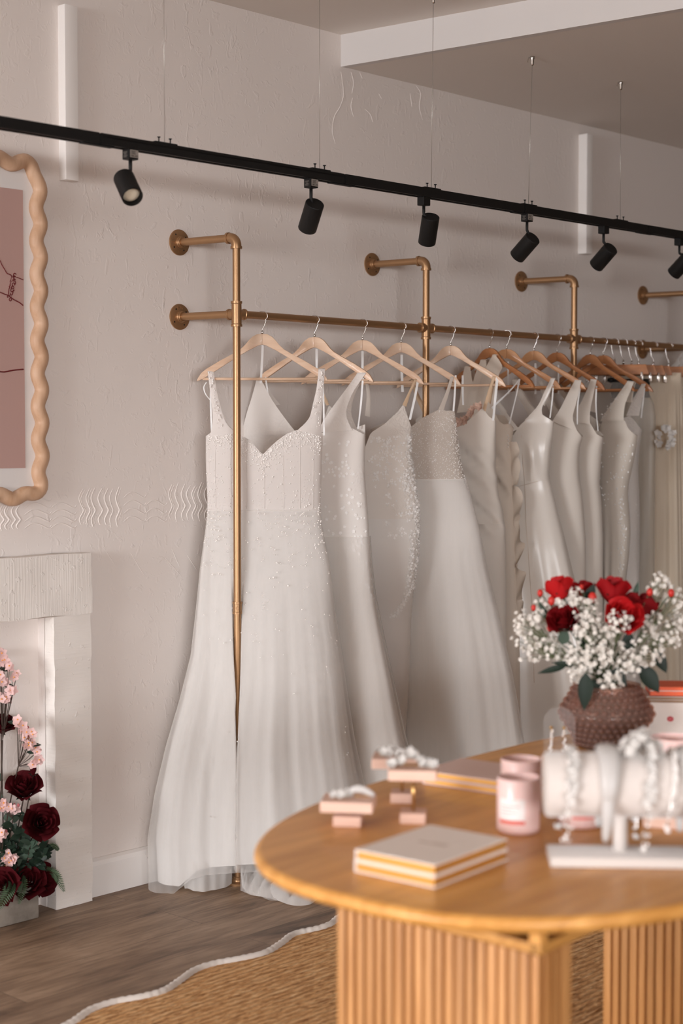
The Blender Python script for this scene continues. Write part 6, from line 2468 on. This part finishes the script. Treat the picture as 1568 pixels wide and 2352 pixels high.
DR = [((56, 1812), 32, (.1, -.55, .75), 1.0, 'burgundy silk rose facing up, upper one in the planter'), ((92, 1890), 33, (.35, -.8, .3), 1.0, 'burgundy silk rose nodding right, lower one by the pillar'),
      ((4, 1668), 26, (.2, -.3, .8), 1.0, 'burgundy silk rose highest in the planter, cut by the left photo edge'), ((76, 1772), 15, (0, -.2, 1), .3, 'burgundy rosebud above the upper silk rose'),
      ((60, 2028), 34, (.2, -.6, .5), 1.1, 'near-black silk rose drooping over the planter rim centre'), ((92, 2022), 30, (.6, -.5, .2), 1.1, 'near-black silk rose at the right rim of the planter'),
      ((8, 2040), 34, (-.2, -.7, .4), 1.1, 'near-black silk rose over the planter rim at the left photo edge')]
for q, ((x, y), rp, ax, op, lab) in enumerate(DR):
    h = ppt(x, y, .06 if q != 2 else .02)
    if q >= 4: h = at(x, y, Y=PLY + .01); h.z = max(h.z, .12)
    t = thing('silk_rose', lab, 'artificial flower', PB, 0, 'burgundy silk roses in the planter')
    axv = RT * ax[0] + FW * ax[1] * 1 + Vector((0, 0, ax[2]))
    r = rp / pxp
    foot = PB + Vector((.25 - .05 * q if q < 4 else h.x - PB.x, -.02, 0))
    if q < 4: foot.x = min(PB.x + .27, h.x - .005)
    pstem(t, h - axv.normalized() * r * .4, foot, .0022)
    mb = MB(); rose_bloom(mb, h - PB, axv, r, q + 12, op, 3 if q != 3 else 1); mb.build('bloom', M['rose_dark'], t)
    mb = MB()
    rr = random.Random(q)
    axn = axv.normalized(); x_ = axn.orthogonal().normalized(); y_ = axn.cross(x_)
    for k_ in range(5):
        a = 2 * pi * k_ / 5
        d_ = x_ * cos(a) + y_ * sin(a)
        leafmesh(mb, h - PB - axn * r * .65, h - PB - axn * r * .3 + d_ * r * .8, r * .3, axn)
    mb.build('sepals', M['leaf'], t)
    if q < 3:
        mb = MB()
        for k_ in range(4):
            b_ = h.lerp(foot, .35 + .13 * k_)
            tp = b_ + RT * rr.choice([-1, 1]) * rr.uniform(.03, .05) + Vector((0, 0, rr.uniform(.0, .03)))
            leafmesh(mb, b_ - PB, tp - PB, .028, -FW + Vector((0, 0, .4)))
        mb.build('leaves', M['leaf_grey'], t)

BL = [([(2, 1498), (8, 1520), (20, 1535), (35, 1552), (5, 1555), (25, 1590), (8, 1568), (14, 1605), (2, 1600)], (6, 1700), 'tall pink blossom branch at the left photo edge'),
      ([(38, 1655), (50, 1668), (62, 1690), (78, 1682), (70, 1705), (62, 1715), (82, 1722), (88, 1740), (80, 1752), (55, 1678)], (42, 1760), 'pink blossom branch arching right at mid height'),
      ([(12, 1848), (25, 1852), (33, 1856), (6, 1855)], (30, 1880), 'small pink blossom cluster left of the upper burgundy rose'),
      ([(3, 1925), (10, 1915), (-4, 1918)], (5, 1960), 'pink blossom tuft low at the left photo edge'),
      ([(8, 1965), (18, 1960), (28, 1978), (14, 1985), (32, 1970), (4, 1975)], (22, 2000), 'pink blossom spray just over the planter')]
for q, (pts, hubp, lab) in enumerate(BL):
    t = thing('blossom_branch', lab, 'artificial flower', PB, 0, 'pink blossom branches in the planter')
    rr = random.Random(q + 5)
    dd = .05 + .02 * (q % 2)
    hub = ppt(*hubp, dd)
    foot = PB + Vector((min(.26, max(-.1, hub.x - PB.x - .01)), .0, 0))
    pstem(t, hub, foot, .0022, bend=-.008 if q == 1 else .004)
    mbT, mbP, mbC = MB(), MB(), MB()
    for x, y in pts:
        for k_ in range(3):
            c = ppt(x + rr.uniform(-6, 6), y + rr.uniform(-6, 6), dd + rr.uniform(-.01, .02))
            mbT.tube([hub - PB, hub.lerp(c, .55) - PB + Vector((0, 0, -.004)), c - PB], .0008, 5, cap=False)
            nr = (-FW + RT * rr.uniform(-.8, .8) + Vector((0, 0, rr.uniform(-.6, .9)))).normalized()
            R = rr.uniform(.014, .019)
            xx = nr.orthogonal().normalized(); yy = nr.cross(xx); a0 = rr.uniform(0, 6)
            for p in range(5):
                a = a0 + 2 * pi * p / 5
                d_ = xx * cos(a) + yy * sin(a); e = nr.cross(d_)
                rows = []
                for i in range(4):
                    s_ = i / 3
                    ww = R * .42 * sin(pi * (.15 + .8 * s_) ** .9) + .0006
                    cc = c - PB + d_ * R * s_ + nr * R * .35 * s_ ** 1.5
                    rows.append([cc - e * ww + nr * ww * .25, cc, cc + e * ww + nr * ww * .25])
                mbP.grid(rows)
            mbC.ball(c - PB + nr * .003, .0028, 6, 4)
    mbT.build('twigs', M['stem'], t)
    o = mbP.build('petals', M['blossom'], t)
    mbC.build('stamens', M['stamen'], o)
    mb = MB()
    for k_ in range(3):
        x, y = rr.choice(pts)
        mb.ball(ppt(x + rr.uniform(2, 10), y - rr.uniform(0, 8), dd) - PB, .0055, 8, 6, (.8, .8, 1.15))
    mb.build('buds', M['blossom_deep'], t)
    mb = MB()
    for k_ in range(4):
        x, y = pts[(k_ * 2) % len(pts)]
        b_ = ppt(x, y + 6, dd); a = rr.choice([-1, 1])
        leafmesh(mb, b_ - PB, b_ + RT * a * rr.uniform(.02, .034) + Vector((0, 0, rr.uniform(-.012, .012))) - PB, .013, -FW + Vector((0, 0, .5)))
    mb.build('leaves', M['leaf'], t)

# bushy greenery filling the planter
SPR = [((20, 2010), (30, 1880), 16, 'leaf'), ((40, 2020), (52, 1900), 16, 'leaf'), ((55, 2020), (72, 1935), 14, 'leaf_grey'), ((60, 2030), (100, 1960), 16, 'leaf'), ((30, 2030), (12, 1930), 14, 'leaf'), ((70, 2030), (112, 1930), 14, 'leaf'), ((10, 2040), (-8, 1960), 12, 'leaf'), ((45, 2040), (40, 1985), 16, 'leaf')]
SL = ['leafy green spray rising at the left of the planter', 'leafy green spray between the two burgundy roses', 'grey-green leafy spray under the lower burgundy rose', 'leafy green spray leaning right over the planter rim',
      'leafy spray beneath the left blossoms', 'leafy spray arching right against the pillar', 'leafy spray at the left photo edge above the planter', 'short leafy spray at the planter middle']
for q, (b_, t_, n_, mt) in enumerate(SPR):
    t = thing('foliage_spray', SL[q], 'artificial plant', PB, 0, 'leafy sprays in the planter')
    rr = random.Random(q + 90)
    b3 = at(b_[0], b_[1], Y=PLY + .05); b3.z = max(.13, min(.16, b3.z))
    t3 = ppt(*t_, .06)
    P = catmull([b3, b3.lerp(t3, .5) + RT * rr.uniform(-.01, .01), t3], 8)
    mb = MB(); mb.tube([p - PB for p in P], .0014, 5); mb.build('stem', M['stem'], t)
    mb = MB()
    for k_ in range(n_ * 2):
        p = P[int(rr.uniform(.05, .99) * (len(P) - 1))]
        tp = p + RT * rr.choice([-1, 1]) * rr.uniform(.014, .032) + Vector((0, 0, rr.uniform(-.014, .026))) - FW * rr.uniform(-.02, .03)
        leafmesh(mb, p - PB, tp - PB, rr.uniform(.016, .024), -FW + Vector((0, 0, .6)), .1, 5)
    o = mb.build('leaves', M[mt], t); o['kind'] = 'stuff'
FN = [((95, 1995), (147, 2047), 'fern frond curving down to the right past the pillar', 'fern'), ((95, 1960), (134, 1952), 'fern tip touching the pillar edge', 'fern'), ((40, 2050), (-4, 2090), 'fern frond hanging over the planter front at left', 'fern'),
      ((50, 2045), (44, 2075), 'small fern frond hanging over the planter front', 'fern'), ((70, 2000), (106, 1965), 'fern frond arching in front of the pillar reveal', 'leaf')]
for q, (b_, t_, lab, mt) in enumerate(FN):
    t = thing('fern_frond', lab, 'artificial plant', PB, 0, 'fern fronds in the planter')
    b3 = at(*b_, Y=PLY + .02); t3 = at(*t_, Y=PLY - .05)
    if b3.z < .14: b3.z = .14
    mid = b3.lerp(t3, .5) + Vector((0, -.015, .02))
    P = catmull([b3, mid, t3], 12)
    mb = MB(); mb.tube([p - PB for p in P], .0009, 5); mb.build('rachis', M['greenstem'], t)
    mb = MB()
    N = len(P)
    L = (t3 - b3).length
    for i in range(1, N):
        d_ = (P[i] - P[i - 1]).normalized()
        s_ = d_.cross(FW).normalized()
        l = L * .13 * sin(pi * (i / N) ** .7) + .003
        for sg in (-1, 1):
            leafmesh(mb, P[i] - PB, P[i] + s_ * sg * l + d_ * l * .6 - PB, l * .3, -FW, .05, 4)
    o = mb.build('leaflets', M[mt], t); o['kind'] = 'stuff'
